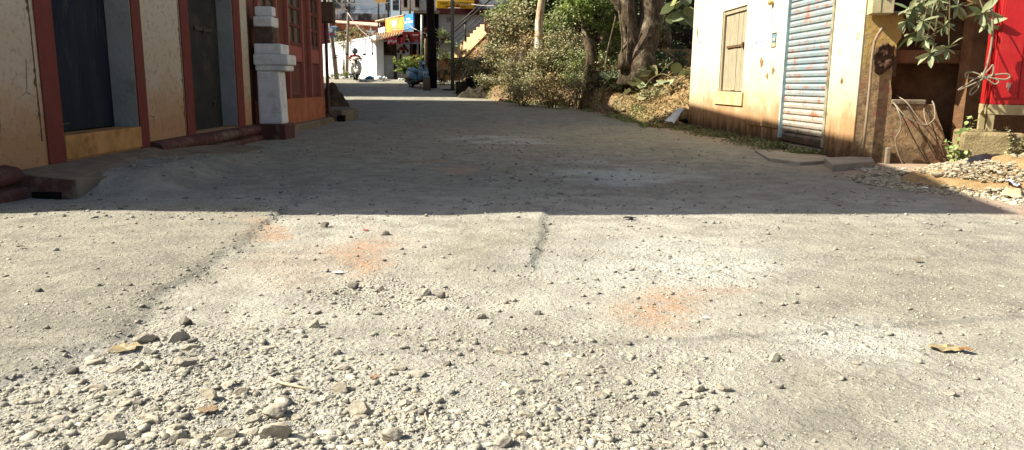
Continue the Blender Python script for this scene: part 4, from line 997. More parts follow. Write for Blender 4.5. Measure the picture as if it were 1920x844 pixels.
# black tarp, papers
def sheet(name, pts, mat, label, cat, h=.05, seed=1, res=14, sag=None):
    A, B_, C, D = [Vector(p) for p in pts]; V = []; 
    for i in range(res):
        for j in range(res):
            s_, t = i / (res - 1), j / (res - 1); p = A.lerp(B_, s_).lerp(D.lerp(C, s_), t)
            n_ = float(fbm(np.array([s_ * 3 + seed]), np.array([t * 3.0]), 3, seed)[0]); p.z += n_ * h * 2 + (sag or 0) * math.sin(math.pi * s_) * math.sin(math.pi * t); V.append(tuple(p))
    F = [(i * res + j, i * res + j + 1, (i + 1) * res + j + 1, (i + 1) * res + j) for i in range(res - 1) for j in range(res - 1)]
    o = build(name, (V, F), mat, loc=A, smooth=True, label=label, cat=cat); m_ = o.modifiers.new('t', 'SOLIDIFY'); m_.thickness = .004; return o
hz = lambda px, py, Y: P(px, py, Y)
sheet('tarpaulin', [hz(1812, 302, 9.2), hz(1895, 300, 9.1), hz(1890, 291, 9.5), hz(1830, 291, 9.5)], plain('black_plastic', srgb(34, 38, 42), .35, .5, var=.3), 'crumpled black plastic sheet on top of the rubble heap', 'tarpaulin', .05, 3, sag=.03)
sheet('paper_bag', [hz(1885, 340, 8.3), hz(1912, 350, 8.2), hz(1910, 335, 8.5), hz(1893, 332, 8.5)], plain('bluish_paper', srgb(206, 212, 226), .7, .2), 'crumpled white plastic bag on the rubble heap', 'bag', .07, 5)
sheet('cardboard', [hz(1872, 366, 7.95), hz(1915, 372, 7.85), hz(1916, 355, 8.15), hz(1888, 352, 8.2)], plain('cardboard', srgb(196, 180, 140), .8, .2), 'flattened pale cardboard at the foot of the rubble heap', 'cardboard', .04, 7)
scrap('stone_flake', 1730, 354, 22, M_paper, 'flat pale flake lying on the shaded verge by the heap', 'stone', 21, .4)

# ================================================================= earth bank surface and litter
def Gb(px, py):
    d = ray(px, py); t = 15.0
    while t < 70:
        p = CAMP + d * t
        if p.z <= zb(p.x, p.y): break
        t += .05
    return CAMP + d * t
xs = np.arange(-3.2, 13, .07); ys = np.arange(19.2, 44, .09); XX, YY = np.meshgrid(xs, ys); HH = bank_h(XX, YY)
DD = XX - np.interp(YY, _by, _bx)
V = np.stack([XX.ravel(), YY.ravel(), HH.ravel()], 1); nx_ = len(xs); a = (np.arange(len(ys) - 1)[:, None] * nx_ + np.arange(nx_ - 1)[None]).ravel()
F = np.stack([a, a + 1, a + nx_ + 1, a + nx_], 1); keep = (DD.ravel()[F].min(1) > -.35) & ~((XX.ravel()[F].max(1) > 4.75) & (YY.ravel()[F].min(1) < 21.6)); F = F[keep]
Mb = Mat('bank_earth', .95, .06); n1 = Mb.noise(2.2, 8, .7); n2 = Mb.noise(14, 7, .75, off=3); nz = N(Mb.t, 'SeparateXYZ'); Mb.L(Mb.geo.outputs['Normal'], nz.inputs[0])
c = Mb.mix(srgb(142, 112, 78), srgb(182, 152, 110), Mb.ramp(n2, .3, .7)); c = Mb.mix(c, srgb(104, 96, 62), Mb.math('MULTIPLY', Mb.ramp(n1, .48, .62), .7))
c = Mb.mix(c, srgb(142, 120, 94), Mb.ramp(nz.outputs[2], .75, .35)); Mb.color(c).bump(Mb.math('ADD', n1, n2), .05)
fastmesh('earth_bank', V, F, Mb.m, smooth=True, kind='structure', label='dry earth bank along the right side of the road')
def bank_pts(n, y0, y1, d0, d1, pw=1.):
    y = rng.uniform(y0, y1, n); d = d0 + (d1 - d0) * rng.uniform(0, 1, n) ** pw; x = np.interp(y, _by, _bx) + d; return x, y, bank_h(x, y)
n = 30000; x, y, z = bank_pts(n, 20.5, 36, .0, 4.5, 1.3); k = ~((x > 4.7) & (y < 21.5)); x, y, z = x[k], y[k], z[k]
V, F = leaves(np.stack([x, y, z + .02 + rng.uniform(0, .05, len(x))], 1), .085, up=1.2); fastmesh('leaf_litter', V, F, ML_dry, kind='stuff', label='dry fallen leaves littering the earth bank')
n = 9000; x, y, z = bank_pts(n, 19.6, 36, -.35, .35); k = (fbm(x * 1.3, y * 1.3, 3, 40) > -.02); x, y, z = x[k], y[k], z[k]
V, F = leaves(np.stack([x, y, np.maximum(z, zprof(y)) + .02], 1), .075, up=.2, droop=-.6); fastmesh('verge_weeds', V, F, ML_green, kind='stuff', label='low green weeds along the foot of the bank')
# weeds along the foot of the store wall
n = 11000; y = rng.uniform(12.6, 20.8, n); x = 5.924 - .049 * y - np.abs(rng.normal(0, .28, n)) - .03; k = (fbm(x * 2, y * 1.1, 3, 41) > -.1) & (x > 5.924 - .049 * y - 1.0); x, y = x[k], y[k]
V, F = leaves(np.stack([x, y, zprof(y) + rng.uniform(0, .09, len(x))], 1), .055, up=.2, droop=-.6); fastmesh('wall_weeds', V, F, m_leaf('leaf_weed', srgb(66, 80, 40), srgb(110, 118, 66), srgb(128, 110, 70)), kind='stuff', label='low weeds along the foot of the store wall')
# boulders and dry clods in the bank
n = 900; x, y, z = bank_pts(n, 21.5, 37, .05, 3.5, 1.4); r = np.clip(rng.gamma(1.6, .016, n) + .012, 0, .12)
V, F = scatter_mesh(x, y, z + r * .2, r, flat=(.4, .8)); fastmesh('bank_stones', V, F, m_stone('clod', srgb(112, 92, 72), srgb(160, 138, 108), dust=srgb(164, 144, 112), amt=.4), kind='stuff', label='clods and stones sticking out of the earth bank')

def tree(name, base, path, radii, label, crown, mat, n, leaf, seed, group=None, k=30, limbs=(), bark=None):
    t = thing(name, base, label, 'tree', group)
    build('trunk', MB().tube([Vector(p) for p in path], radii, 14), bark or M_bark, t, smooth=True)
    for i, (pts, rad) in enumerate(limbs): build('limb', MB().tube(pts, rad, 8), bark or M_bark, t, smooth=True)
    VV, FF, off = [], [], 0
    for ci, (c, r) in enumerate(crown):
        p, _ = clumps(c, r, n // len(crown), k, .16, seed + ci, .35); V, F = leaves(p, leaf, droop=.15); VV.append(V); FF.append(F + off); off += len(V)
    fastmesh('crown', np.concatenate(VV), np.concatenate(FF), mat, t); return t
# big buttressed tree
Yt = 26.3; b = P(1196, 128, Yt); b.z = zb(b.x, Yt) - .1
def TP(px, py, dY=0): return P(px, py, Yt + dY)
path = [TP(1196, 160), TP(1200, 118), TP(1203, 95), TP(1214, 70), TP(1222, 35), TP(1222, 0), TP(1216, -60), TP(1205, -160), TP(1190, -260)]
tree('banyan_tree', (b.x, b.y, b.z), path, [.75, .62, .5, .46, .42, .42, .38, .3, .2],
     'massive grey forked tree trunk with hanging roots, left of the cream store',
     [(TP(1180, -330), (3.2, 3.0, 1.7)), (TP(1050, -260, 1), (3.2, 2.5, 1.3)), (TP(1330, -330, 2), (3.0, 3.0, 1.5))], ML_green, 15000, .15, 5, k=40,
     limbs=[([TP(1200, 100), TP(1188, 78), TP(1180, 50), TP(1176, 10), TP(1168, -60), TP(1150, -160)], [.42, .36, .33, .32, .28, .2]),
            ([TP(1180, 40), TP(1160, 5), TP(1120, -40), TP(1060, -120)], [.22, .2, .17, .1]),
            ([TP(1172, 130, -.3), TP(1170, 105, -.3), TP(1180, 80, -.2), TP(1188, 60, -.1)], [.28, .2, .16, .1])])
for i, (a, e, d) in enumerate((((1160, 20), (1163, 120), -.4), ((1172, 5), (1178, 128), -.5), ((1150, 30), (1140, 125), -.3))):
    p0, p1 = TP(*a, d), TP(*e, d); q = [p0.lerp(p1, s_) + Vector((.09 * math.sin(3 * s_ + i), 0, 0)) for s_ in np.linspace(0, 1, 9)]
    build('hanging_root', MB().tube(q, .028, 6), M_bark, bpy.data.objects['banyan_tree'], smooth=True)
# pale slim tree
Y2 = 31.2; b2 = P(1010, 120, Y2); b2.z = zb(b2.x, Y2)
tree('slim_tree', (b2.x, b2.y, b2.z - .1), [P(1006, 160, Y2), P(1010, 90, Y2), P(1011, 40, Y2), P(1016, 0, Y2), P(1020, -70, Y2), P(1028, -170, Y2)], [.2, .17, .165, .15, .13, .07],
     'slim straight tree with peeling orange-white bark among the shrubs', [(P(1020, -200, Y2), (2.0, 2.2, 1.1))], ML_green, 5000, .14, 15, k=18,
     bark=m_bark('peeling_bark', srgb(176, 132, 92), srgb(206, 188, 160), srgb(226, 216, 196)))
# mossy stump / root column between them
Y3 = 28.8; b3 = P(1108, 130, Y3); b3.z = zb(b3.x, Y3)
tree('leaning_tree', (b3.x, b3.y, b3.z - .1), [P(1112, 165, Y3), P(1110, 100, Y3), P(1100, 55, Y3), P(1094, 10, Y3), P(1085, -60, Y3), P(1070, -150, Y3)], [.3, .24, .2, .17, .14, .08],
     'dark leaning tree overgrown with bright creeper', [(P(1120, 18, Y3 - .6), (1.15, .7, .75)), (P(1085, 8, Y3 - .5), (.9, .6, .5)), (P(1150, 45, Y3 - .5), (.6, .5, .5)), (P(1060, -150, Y3), (1.8, 1.8, 1))], ML_bright, 6500, .12, 25, k=26)

# shrubs on the bank: (px, py of the middle, Y offset from the bank surface at the foot, radii, leaf count, material, label)
SH = [
 (965, 45, 33.5, (.9, .8, .9), 1500, ML_dusty, 'leafy dusty shrub at the top of the staircase wall', .15),
 (935, 95, 33.0, (.7, .7, .8), 1300, ML_dusty, 'tall dusty shrub at the right end of the orange staircase', .12),
 (985, 20, 35.5, (1.1, .9, .8), 1300, ML_green, 'dark green bush against the shade above the staircase end', .17),
 (960, 140, 31.6, (.9, .6, .55), 1500, ML_dusty, 'low twiggy shrub over the lit edge of the bank, leftmost', .09),
 (1015, 125, 31.0, (.9, .7, .75), 1900, ML_dusty, 'dense dusty shrub in front of the slim orange-white tree', .1),
 (1070, 110, 30.6, (.9, .7, .8), 1900, ML_dusty, 'grey-green shrub between the slim tree and the leaning tree', .1),
 (1040, 70, 32.4, (1.0, .8, .7), 1500, ML_green, 'green bush right behind the slim orange-white tree trunk', .12),
 (1090, 155, 28.8, (.8, .5, .35), 1000, ML_dusty, 'low dry shrub on the bank above the dark shadow', .08),
 (1125, 130, 29.0, (.7, .6, .45), 1000, ML_dusty, 'dry shrub at the foot of the leaning tree', .09),
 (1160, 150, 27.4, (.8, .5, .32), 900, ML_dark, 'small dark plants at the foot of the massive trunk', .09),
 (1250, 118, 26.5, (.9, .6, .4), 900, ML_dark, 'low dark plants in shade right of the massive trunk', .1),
 (1065, 30, 33.0, (.8, .7, .5), 1200, ML_green, 'bush with lit tips under the sloping branch', .12),
 (905, 125, 35.5, (.8, .5, .5), 1300, ML_dusty, 'loose hanging shrub in front of the staircase foot', .1),
 (880, 125, 37.2, (.6, .5, .45), 900, ML_dark, 'dark bush beside the grey pole', .1)]
SH += [
 (990, 165, 30.0, (.9, .5, .35), 1500, ML_dusty, 'tangled dry shrub spilling over the lit bank edge, second from left', .08),
 (1035, 160, 29.2, (.9, .5, .4), 1100, ML_dry, 'tangled brown shrub spilling over the bank above the road, third from left', .08),
 (1085, 125, 29.6, (.9, .6, .6), 1700, ML_green, 'sunlit green and brown thicket left of the leaning tree', .09),
 (1000, 90, 32.0, (1.2, .7, .8), 1500, ML_dry, 'tall brown thicket covering the base of the slim tree', .1),
 (1060, 90, 31.0, (1.0, .7, .7), 2000, ML_dusty, 'high dusty thicket behind the grey-green shrub', .1),
 (1150, 95, 28.6, (.6, .5, .8), 1100, ML_green, 'creeper thicket between the leaning tree and the massive trunk', .1),
 (940, 60, 34.6, (.8, .6, 1.0), 1500, ML_green, 'leafy green bush beside the end pillar of the staircase', .13),
 (920, 150, 33.6, (.8, .4, .3), 800, ML_dusty, 'low weeds on the ground right of the trough', .08),
 (1240, 175, 24.2, (.8, .5, .22), 500, ML_dusty, 'low dry weeds on the lit slope beside the store', .08)]
for i, (px, py, Y, r, n, mt, lb, lf) in enumerate(SH):
    c = P(px, py, Y); shrub('shrub', tuple(c), r, int(n * 1.6), 22, mt, lb, 'shrub', 'shrubs on the earth bank', leaf=lf, seed=50 + i, stems=8, ground=min(zb(c.x, c.y), c.z - r[2] * .6))
# large-leaved plants
def bigleaf(px, py, dY, n, size, mat, label, seed, cat='plant', group='large-leaved plants on the bank', spread=.45, hgt=.5):
    g = Gb(px, py); t = thing('broad_leaf_plant', g, label, cat, group); rr = random.Random(seed); P_, mb = [], MB()
    for i in range(n):
        e = Vector((g.x + rr.uniform(-1, 1) * spread, g.y + rr.uniform(-.6, .2) * spread, g.z + rr.uniform(.25, 1) * hgt)); P_.append(e)
        mb.tube([g, g.lerp(e, .5) + Vector((0, 0, .08)), e], [.014, .012, .008], 5)
    pos = np.array([tuple(p) for p in P_]); out = (pos - np.array([g.x, g.y, g.z + .1])); out /= np.linalg.norm(out, axis=1)[:, None] + 1e-6; out[:, 1] -= .5; out[:, 2] -= .5
    V, F = leaves(pos, size, base=BIG, faces=BIG_F, outward=out * 1.2, wid=1.5, up=.8); fastmesh('foliage', V, F, mat, t, smooth=True); build('stem', mb, M_stem, t, smooth=True)
bigleaf(1160, 168, 0, 15, .42, ML_grey, 'clump of big grey-green leaves below the massive trunk', 1)
bigleaf(1205, 185, 0, 15, .40, ML_grey, 'big grey-green leaves low on the slope, middle clump', 2)
bigleaf(1225, 160, 0, 14, .38, ML_grey, 'big grey-green leaves higher on the slope behind the middle clump', 3)
bigleaf(1262, 168, 0, 12, .36, ML_grey, 'big grey-green leaves beside the far corner of the cream store', 4)
bigleaf(1272, 120, 0, 9, .45, ML_green, 'tall thin plant with drooping green leaves against the dark wall', 5, spread=.3, hgt=2.0)
# hanging heart leaves at the store corner
hv_ = thing('vine', P(1285, -30, 21.9), 'green and yellow heart-shaped leaves hanging above the far corner of the cream store', 'vine')
pos = np.array([tuple(P(*p, 21.9)) for p in ((1268, 8), (1278, 2), (1285, 12), (1275, 18), (1262, 22), (1283, 28), (1270, -8), (1280, -14), (1288, 20))])
V, F = leaves(pos, .42, base=BIG, faces=BIG_F, outward=np.tile([0, -.2, -1.], (len(pos), 1)), wid=1.5); fastmesh('foliage', V, F, m_leaf('leaf_heart', srgb(96, 112, 78), srgb(134, 144, 104), srgb(150, 150, 80)), hv_, smooth=True)
build('stem', MB().tube([P(1290, -60, 22), P(1280, -20, 22), P(1272, 10, 22), P(1265, 30, 22)], .012, 6), M_stem, hv_, smooth=True)
# looping dry vines
def vine(pts, r, label):
    q = [Gb(px, py) + Vector((0, -.15, lift)) for px, py, lift in pts]; s_ = []
    for i in range(len(q) - 1):
        a, b, c, d = q[max(i - 1, 0)], q[i], q[i + 1], q[min(i + 2, len(q) - 1)]
        for t in np.linspace(0, 1, 7, endpoint=False): s_.append(.5 * ((2 * b) + (c - a) * t + (2 * a - 5 * b + 4 * c - d) * t * t + (3 * b - a - 3 * c + d) * t ** 3))
    build('dry_vine', MB().tube(s_, r, 6), M_stem, loc=q[0], smooth=True, label=label, cat='vine', group='dry vines trailing down the bank')
vine([(1140, 175, .35), (1128, 190, .15), (1130, 205, .06), (1150, 210, .05), (1168, 210, .05)], .022, 'dry vine curving along the shaded foot of the bank')
vine([(1150, 172, .3), (1134, 180, .2), (1124, 196, .08), (1134, 206, .04)], .016, 'thin dry vine looping over the shaded earth, left of the others')
vine([(1172, 165, .5), (1170, 185, .2), (1163, 198, .06), (1172, 203, .05)], .015, 'dry vine hanging straight down the slope')
vine([(1270, 172, .3), (1240, 165, .45), (1215, 172, .35), (1200, 190, .1), (1212, 196, .05)], .02, 'long pale vine arching through the large grey-green leaves')
# metal sheet leaning at the corner
sheet('metal_sheet', [P(1246, 226, 20.9), P(1264, 232, 20.7), P(1283, 204, 21.0), P(1274, 202, 21.4)], plain('grey_sheet', srgb(176, 182, 188), .5, .3, 0), 'crumpled grey sheet leaning on the far corner of the cream store', 'sheet', .05, 4)
# masonry remains in the bank
def bankblock(px0, py0, px1, py1, dep, mat, label, Y=None, name='stone_block'):
    g = Gb((px0 + px1) / 2, py1); Y = Y or g.y; a, b_ = P(px0, py1, Y), P(px1, py0, Y)
    fr = Frame((0, 0, 0), 0); return build(name, MB().box(WORLD, a.x, b_.x, Y, Y + dep, a.z - .1, b_.z), mat, loc=((a.x + b_.x) / 2, Y, a.z), bevel=.03, label=label, cat='block')
M_old = plain('old_masonry', srgb(150, 128, 100), .95, .06, var=.35, scale=6, bump=.04, dirt=srgb(90, 76, 58), dirt_amt=.8)
bankblock(1121, 132, 1142, 150, .5, M_old, 'lit square stone lying among the shrubs above the slope')
bankblock(1008, 150, 1045, 154, .2, M_old, 'flat stone plank lying along the top of the bank')
# low dark walls beside the road further on
M_moss = plain('mossy_stone', srgb(72, 66, 54), .95, .05, var=.5, scale=4, bump=.05, dirt=srgb(44, 42, 32), dirt_amt=.8)
g = G(885, 178); bl = g.y
build('low_stone_wall', MB().box(WORLD, P(857, 170, 36.0).x, P(940, 170, 33.8).x, 35.2, 35.6, .3, P(900, 153, 35.2).z), M_moss, loc=(0, 35.4, .5), bevel=.05, label='low dark mossy stone wall beside the road past the bank', cat='wall')
tk = thing('stone_trough', P(895, 168, 34.9), 'dark open concrete trough standing on the low mossy ground', 'trough')
a, b_ = P(874, 166, 34.9), P(930, 147, 34.9)
build('body', MB().box(WORLD, a.x, a.x + .28, 34.6, 35.15, a.z, b_.z).box(WORLD, a.x + .281, b_.x, 34.65, 35.15, a.z - .05, b_.z + .01), plain('black_concrete', srgb(46, 43, 40), .9, .1, var=.3), tk, bevel=.015)
build('opening', MB().box(WORLD, a.x + .04, a.x + .24, 34.58, 34.599, a.z + .06, b_.z - .03), M_dark, tk)
mound('stone_heap', .0 + P(905, 175, 34.2).x, 34.0, 1.2, .7, .5, M_moss, 'dark rough stony ground below the trough', 'rubble', 9, rough=.3)

# added backdrop; its dark colour stands in for deep shade behind the trees
M_dkwall = plain('deep_shade_brown', srgb(54, 44, 38), .95, .05, var=.3, scale=1.5, dirt=srgb(34, 30, 26), dirt_amt=.8)
hb = thing('dark_backdrop', (6, 38, 1), 'added dark wall standing in for the deep shade behind the trees', 'building')
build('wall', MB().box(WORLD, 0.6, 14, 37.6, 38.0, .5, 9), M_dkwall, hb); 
build('roof', MB().box(WORLD, 0.3, 14, 33.5, 38.6, 9.0, 9.2), M_roof, hb)
build('low_band', MB().box(WORLD, P(1240, 105, 27).x, 9, 27.6, 27.8, .6, P(1270, 92, 27.6).z), plain('beige_band', srgb(150, 128, 96), .9, .1), loc=(6, 27.7, 1), label='low beige yard wall behind the far corner of the cream store', cat='wall')
# dense shady trees behind
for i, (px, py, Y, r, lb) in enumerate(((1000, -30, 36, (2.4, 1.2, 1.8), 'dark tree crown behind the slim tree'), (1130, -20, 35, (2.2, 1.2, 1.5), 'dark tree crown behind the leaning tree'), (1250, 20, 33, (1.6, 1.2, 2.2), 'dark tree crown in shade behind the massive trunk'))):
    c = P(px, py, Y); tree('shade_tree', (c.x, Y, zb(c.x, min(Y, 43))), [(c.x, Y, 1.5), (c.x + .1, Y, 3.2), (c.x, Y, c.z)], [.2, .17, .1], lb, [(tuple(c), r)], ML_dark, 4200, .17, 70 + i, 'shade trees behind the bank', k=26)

# plant hanging in front of the side wall, and weeds
hp = thing('hanging_shrub', P(1780, -60, 10.4), 'dusty long-leaved branch hanging over the broken niche', 'shrub')
ros = [(1716, 62, 1), (1745, 100, 1), (1775, 92, 1), (1705, 18, 1), (1752, 22, 1), (1730, 40, .9), (1770, 48, .8), (1725, 5, .9), (1840, 25, 1), (1852, 45, .8), (1795, 10, .8), (1760, 0, 1), (1700, 40, .7), (1830, 5, .9), (1735, 75, .7)]
Vs, Fs, off = [], [], 0; mb = MB(); root = P(1800, -120, 10.6)
for i, (px, py, s_) in enumerate(ros):
    c = P(px, py, 10.35 + .25 * math.sin(i * 2.1)); mb.tube([root, root.lerp(c, .55) + Vector((0, .1, .12)), c + Vector((.05, .05, .06)), c], [.02, .015, .009, .006], 6)
    k = 9; th = np.linspace(0, 2 * np.pi, k + 1)[:-1] + i; out = np.stack([np.cos(th), -.35 + .4 * np.sin(th * 2 + i), np.sin(th) * .9 - .35], 1)
    V, F = leaves(np.tile(np.array(c), (k, 1)), .235 * s_, base=BIG, faces=BIG_F, outward=out * 3, wid=.6); Vs.append(V); Fs.append(F + off); off += len(V)
fastmesh('foliage', np.concatenate(Vs), np.concatenate(Fs), m_leaf('leaf_dust_long', srgb(112, 122, 82), srgb(156, 154, 116), srgb(72, 92, 48), .15), hp, smooth=True); build('stem', mb, M_stem, hp, smooth=True)
def weed(px, py, Y, hh, n, leaf, mat, label, seed, spread=.18, nm='weed'):
    g = P(px, py, Y); g.z = max(g.z, float(hheap(g.x, g.y)) - .02); t = thing(nm, g, label, 'plant'); rr = random.Random(seed); mb = MB(); pos = []
    for s_ in range(4):
        e = g + Vector((rr.uniform(-spread, spread), rr.uniform(-spread, spread) * .6, hh * rr.uniform(.55, 1.))); mb.tube([g, g.lerp(e, .5) + Vector((0, 0, .03)), e], [.008, .006, .003], 5)
        for t_q in np.linspace(.15, 1, n // 4): pos.append(g.lerp(e, t_q) + Vector((rr.uniform(-.04, .04), rr.uniform(-.04, .04), 0)))
    V, F = leaves(np.array([tuple(p) for p in pos]), leaf, base=BIG, faces=BIG_F, wid=1.3, up=.6); fastmesh('foliage', V, F, mat, t, smooth=True); build('stem', mb, M_stem, t, smooth=True)
ML_fresh = m_leaf('leaf_fresh', srgb(120, 150, 70), srgb(168, 186, 110), None, .3)
weed(1802, 300, 10.35, .62, 60, .085, ML_fresh, 'upright fresh green weed left of the footing block', 3, .12)
weed(1790, 303, 10.2, .28, 56, .07, ML_fresh, 'low fresh green weed at the foot of the upright one', 4, .16)
weed(1890, 298, 9.9, .34, 120, .05, ML_dusty, 'dry feathery weeds at the right edge above the rubble heap', 5, .35)
weed(1915, 292, 10.0, .4, 120, .05, ML_dusty, 'dry weeds in front of the right footing block', 6, .3)
scrap('dry_leaf', 1766, 303, 26, M_dry2, 'dry orange leaf at the foot of the broken wall edge', 'leaf', 31, .8, lift=.05)

# ================================================================= houses further up the left side
M_nb = plain('neighbour_wall', srgb(170, 140, 104), .9, .1, var=.2, scale=2, dirt=srgb(110, 90, 66), dirt_amt=.6)
def backhouse(x, y0, y1, h, label, extra=()):
    t = thing('row_house', (x, (y0 + y1) / 2, zg(0, y0)), label, 'building', 'houses up the left side of the street')
    build('wall', MB().box(WORLD, x - 7, x, y0, y1, -.3, h - .2), M_nb, t); build('roof', MB().box(WORLD, x - 7.2, x + .15, y0 - .1, y1 + .1, h - .199, h), M_roof, t)
    for e in extra: build('shadow_box', MB().box(WORLD, *e), M_conc, t, bevel=.05)  # unseen box added so its shadow makes the lump on the bank
    for k in range(int((y1 - y0) // 3)):
        yy = y0 + 1.2 + k * 3
        for zz in (1.2, 4.4, 7.6):
            if zz + 1.6 < h: f_ = build('window', MB().box(WORLD, x + .001, x + .06, yy, yy + 1.1, zz, zz + 1.5), M_brown, t, bevel=.02); build('pane', MB().box(WORLD, x + .061, x + .065, yy + .12, yy + .98, zz + .12, zz + 1.38), M_glass, f_)
backhouse(-8.3, 21.25, 28.4, 10.9, 'tall ochre house set back beyond the rust brown house', [(-11, -8.6, 26.3, 28.0, 10.9, 12.3)])
lt_ = thing('shadow_wing', (-8.4, 30, 0), 'unseen lower ochre wing added with a sloping roof to shape the shadow on the bank', 'building')  # unseen wing added; its roof slope shortens the shadow across the road
build('wall', MB().prism([(-8.4, 28.52, -.2), (-8.4, 31.7, -.2), (-8.4, 31.7, 7.4), (-8.4, 28.52, 9.2)], (-6, 0, 0)), M_nb, lt_)
build('roof', MB().prism([(-8.2, 28.52, 9.21), (-8.2, 31.8, 7.36), (-8.2, 31.8, 7.46), (-8.2, 28.52, 9.31)], (-6.3, 0, 0)), M_roof, lt_)
backhouse(-10.9, 33.4, 39.6, 12.6, 'tall ochre house further up the left side of the street')

# ================================================================= FAR: poles
M_pole = plain('grey_pole', srgb(126, 118, 104), .7, .3, var=.2, scale=6, dirt=srgb(90, 76, 60), dirt_amt=.5)
Yp = 44.5; pb = P(650.5, 146, Yp); up_ = thing('utility_pole', (pb.x, Yp, zg(0, Yp)), 'thin grey utility pole with insulator cross-arms in front of the white wall', 'pole')
build('pole', MB().tube([P(650.2, 149, Yp), P(652.5, 60, Yp), P(654, -30, Yp)], [.105, .085, .07], 10), M_pole, up_, smooth=True)
for py in (5.5, 16): 
    build('cross_arm', MB().box(WORLD, P(643, py, Yp).x, P(665.5, py, Yp).x, Yp - .15, Yp - .08, P(650, py, Yp).z - .03, P(650, py, Yp).z + .03), M_pole, up_)
    for px in (644.5, 664.5): q = P(px, py, Yp - .11); build('insulator', MB().loft([(q + Vector((0, 0, z)), (r, 0, 0), (0, r, 0)) for z, r in ((0, .02), (.03, .055), (.07, .035), (.10, .05), (.15, .03), (.17, .01))], 10), plain('insulator_brown', srgb(96, 84, 74), .4, .5), up_, smooth=True)
build('clamp', MB().box(WORLD, P(649, 18, Yp).x, P(658, 18, Yp).x, Yp - .2, Yp - .09, P(650, 22, Yp).z, P(650, 12, Yp).z), M_steel, up_, bevel=.01)
Yq = 42; lp = thing('leaning_pole', P(631, 147, Yq), 'old leaning grey pole at the bend with a hung sign', 'pole')
build('pole', MB().tube([P(631.5, 149, Yq), P(625, 95, Yq), P(620.5, 60, Yq), P(614, 0, Yq)], [.13, .115, .1, .09], 10), M_pole, lp, smooth=True)
build('ring_clamp', MB().torus(P(628, 108, Yq), (.1, 0, 1), .14, .03).torus(P(628.5, 104, Yq), (.1, 0, 1), .15, .02), M_steel, lp, smooth=True)
sg = thing('small_sign', P(623, 60, Yq - .2), 'small blue and white sign with a red band hung on the leaning pole', 'sign')
a, b_ = P(617.5, 71, Yq - .2), P(627.5, 50, Yq - .2)
build('board', MB().box(WORLD, a.x, b_.x, Yq - .24, Yq - .2, a.z, b_.z), plain('sign_blue', srgb(120, 160, 206), .5, .3), sg, bevel=.03)
build('emblem', MB().disc((P(622, 58, Yq).x, Yq - .25, P(622, 57, Yq).z), (0, 1, 0), .12, .012), plain('sign_white', srgb(226, 228, 230), .5, .3), sg)
build('band', MB().box(WORLD, a.x + .01, b_.x - .01, Yq - .255, Yq - .241, P(620, 67, Yq).z, P(620, 63.5, Yq).z), plain('sign_red', srgb(190, 60, 60), .5, .3), sg)

# ================================================================= FAR: white compound wall
M_wwall = plain('whitewash', srgb(226, 228, 230), .9, .1, var=.04, scale=2, bump=.006, dirt=srgb(190, 194, 200), dirt_amt=.4)
A0 = P(704, 152, 43.2); A1 = P(612, 146, 50.5); hd = Vector((A1.x - A0.x, A1.y - A0.y, 0)); Lw = hd.length; hd.normalize()
WF = Frame((A0.x, A0.y, 0), 0); WF.u = hd; WF.w = Vector((hd.y, -hd.x, 0)) * (-1 if (hd.y * (-A0.x) + hd.x * A0.y) > 0 else 1)
if WF.w.dot(-Vector((A0.x, A0.y, 0))) < 0: WF.w = -WF.w
zt0, zt1 = P(702, 71, 43.2).z, WF.uv(630, 83)[1]
wl = thing('compound_wall', WF.p(2, 0, 0) + Vector((0, 0, .9)), 'sunlit white compound wall with pierced pattern, running from the kiosk to the leaning pole', 'wall')
u630 = WF.uv(630, 83)[0]
def ztop(u): return zt0 + (zt1 - zt0) * min(u / u630, 1.3)
mb = MB(); mb.prism([WF.p(0, .6, 0), WF.p(Lw + 3, .6, 0), WF.p(Lw + 3, ztop(Lw + 3), 0), WF.p(0, ztop(0), 0)], WF.w * -.2); build('wall', mb, M_wwall, wl, bevel=.01)
mb = MB(); mb.prism([WF.p(.0, ztop(0) + .001, .05), WF.p(Lw + 3, ztop(Lw + 3) + .001, .05), WF.p(Lw + 3, ztop(Lw + 3) + .09, .05), WF.p(.0, ztop(0) + .09, .05)], WF.w * -.3); build('coping', mb, M_wwall, wl, bevel=.01)
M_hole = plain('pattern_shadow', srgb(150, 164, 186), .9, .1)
u = .7
while u < Lw: 
    mb = MB()
    for iy, fr in enumerate((.62, .75, .88)):
        for du_ in (0, .32):
            v = 1.2 + (ztop(u) - 1.2) * fr; c = WF.p(u + du_, v, .004)
            for s_ in (-1, 1): mb.prism([c + WF.u * (.10 * s_) + WF.v * 0 , c + WF.u * (.02 * s_) + WF.v * .08, c + WF.u * (.02 * s_) - WF.v * .08], WF.w * .012)
    build('pierced_block', mb, M_hole, wl); 
    build('pilaster', MB().box(WF, u + .62, u + .76, .7, ztop(u + .7), .001, .06), M_wwall, wl, bevel=.01); u += 1.25
build('end_post', MB().box(WF, -.45, 0, .8, zt0 + .12, -.35, .1), M_wwall, wl, bevel=.01)
# plants above the wall
for i, (px, py, n, mt, lb) in enumerate(((640, 72, 500, ML_dusty, 'yellow-green garden bush above the far end of the white wall'), (662, 68, 520, ML_green, 'green garden bush above the white wall behind the utility pole'), (680, 68, 520, m_leaf('leaf_red', srgb(140, 84, 78), srgb(176, 130, 96), srgb(120, 130, 60)), 'reddish garden shrub above the middle of the white wall'), (697, 74, 420, ML_dusty, 'yellowish shrub above the near end of the white wall'))):
    c = P(px, py, 47.5 - i * .6); shrub('garden_shrub', (c.x, c.y, c.z), (.75, .4, .55), n, 12, mt, lb, 'shrub', 'garden shrubs behind the white wall', leaf=.13, seed=90 + i, ground=1.6, stems=6)
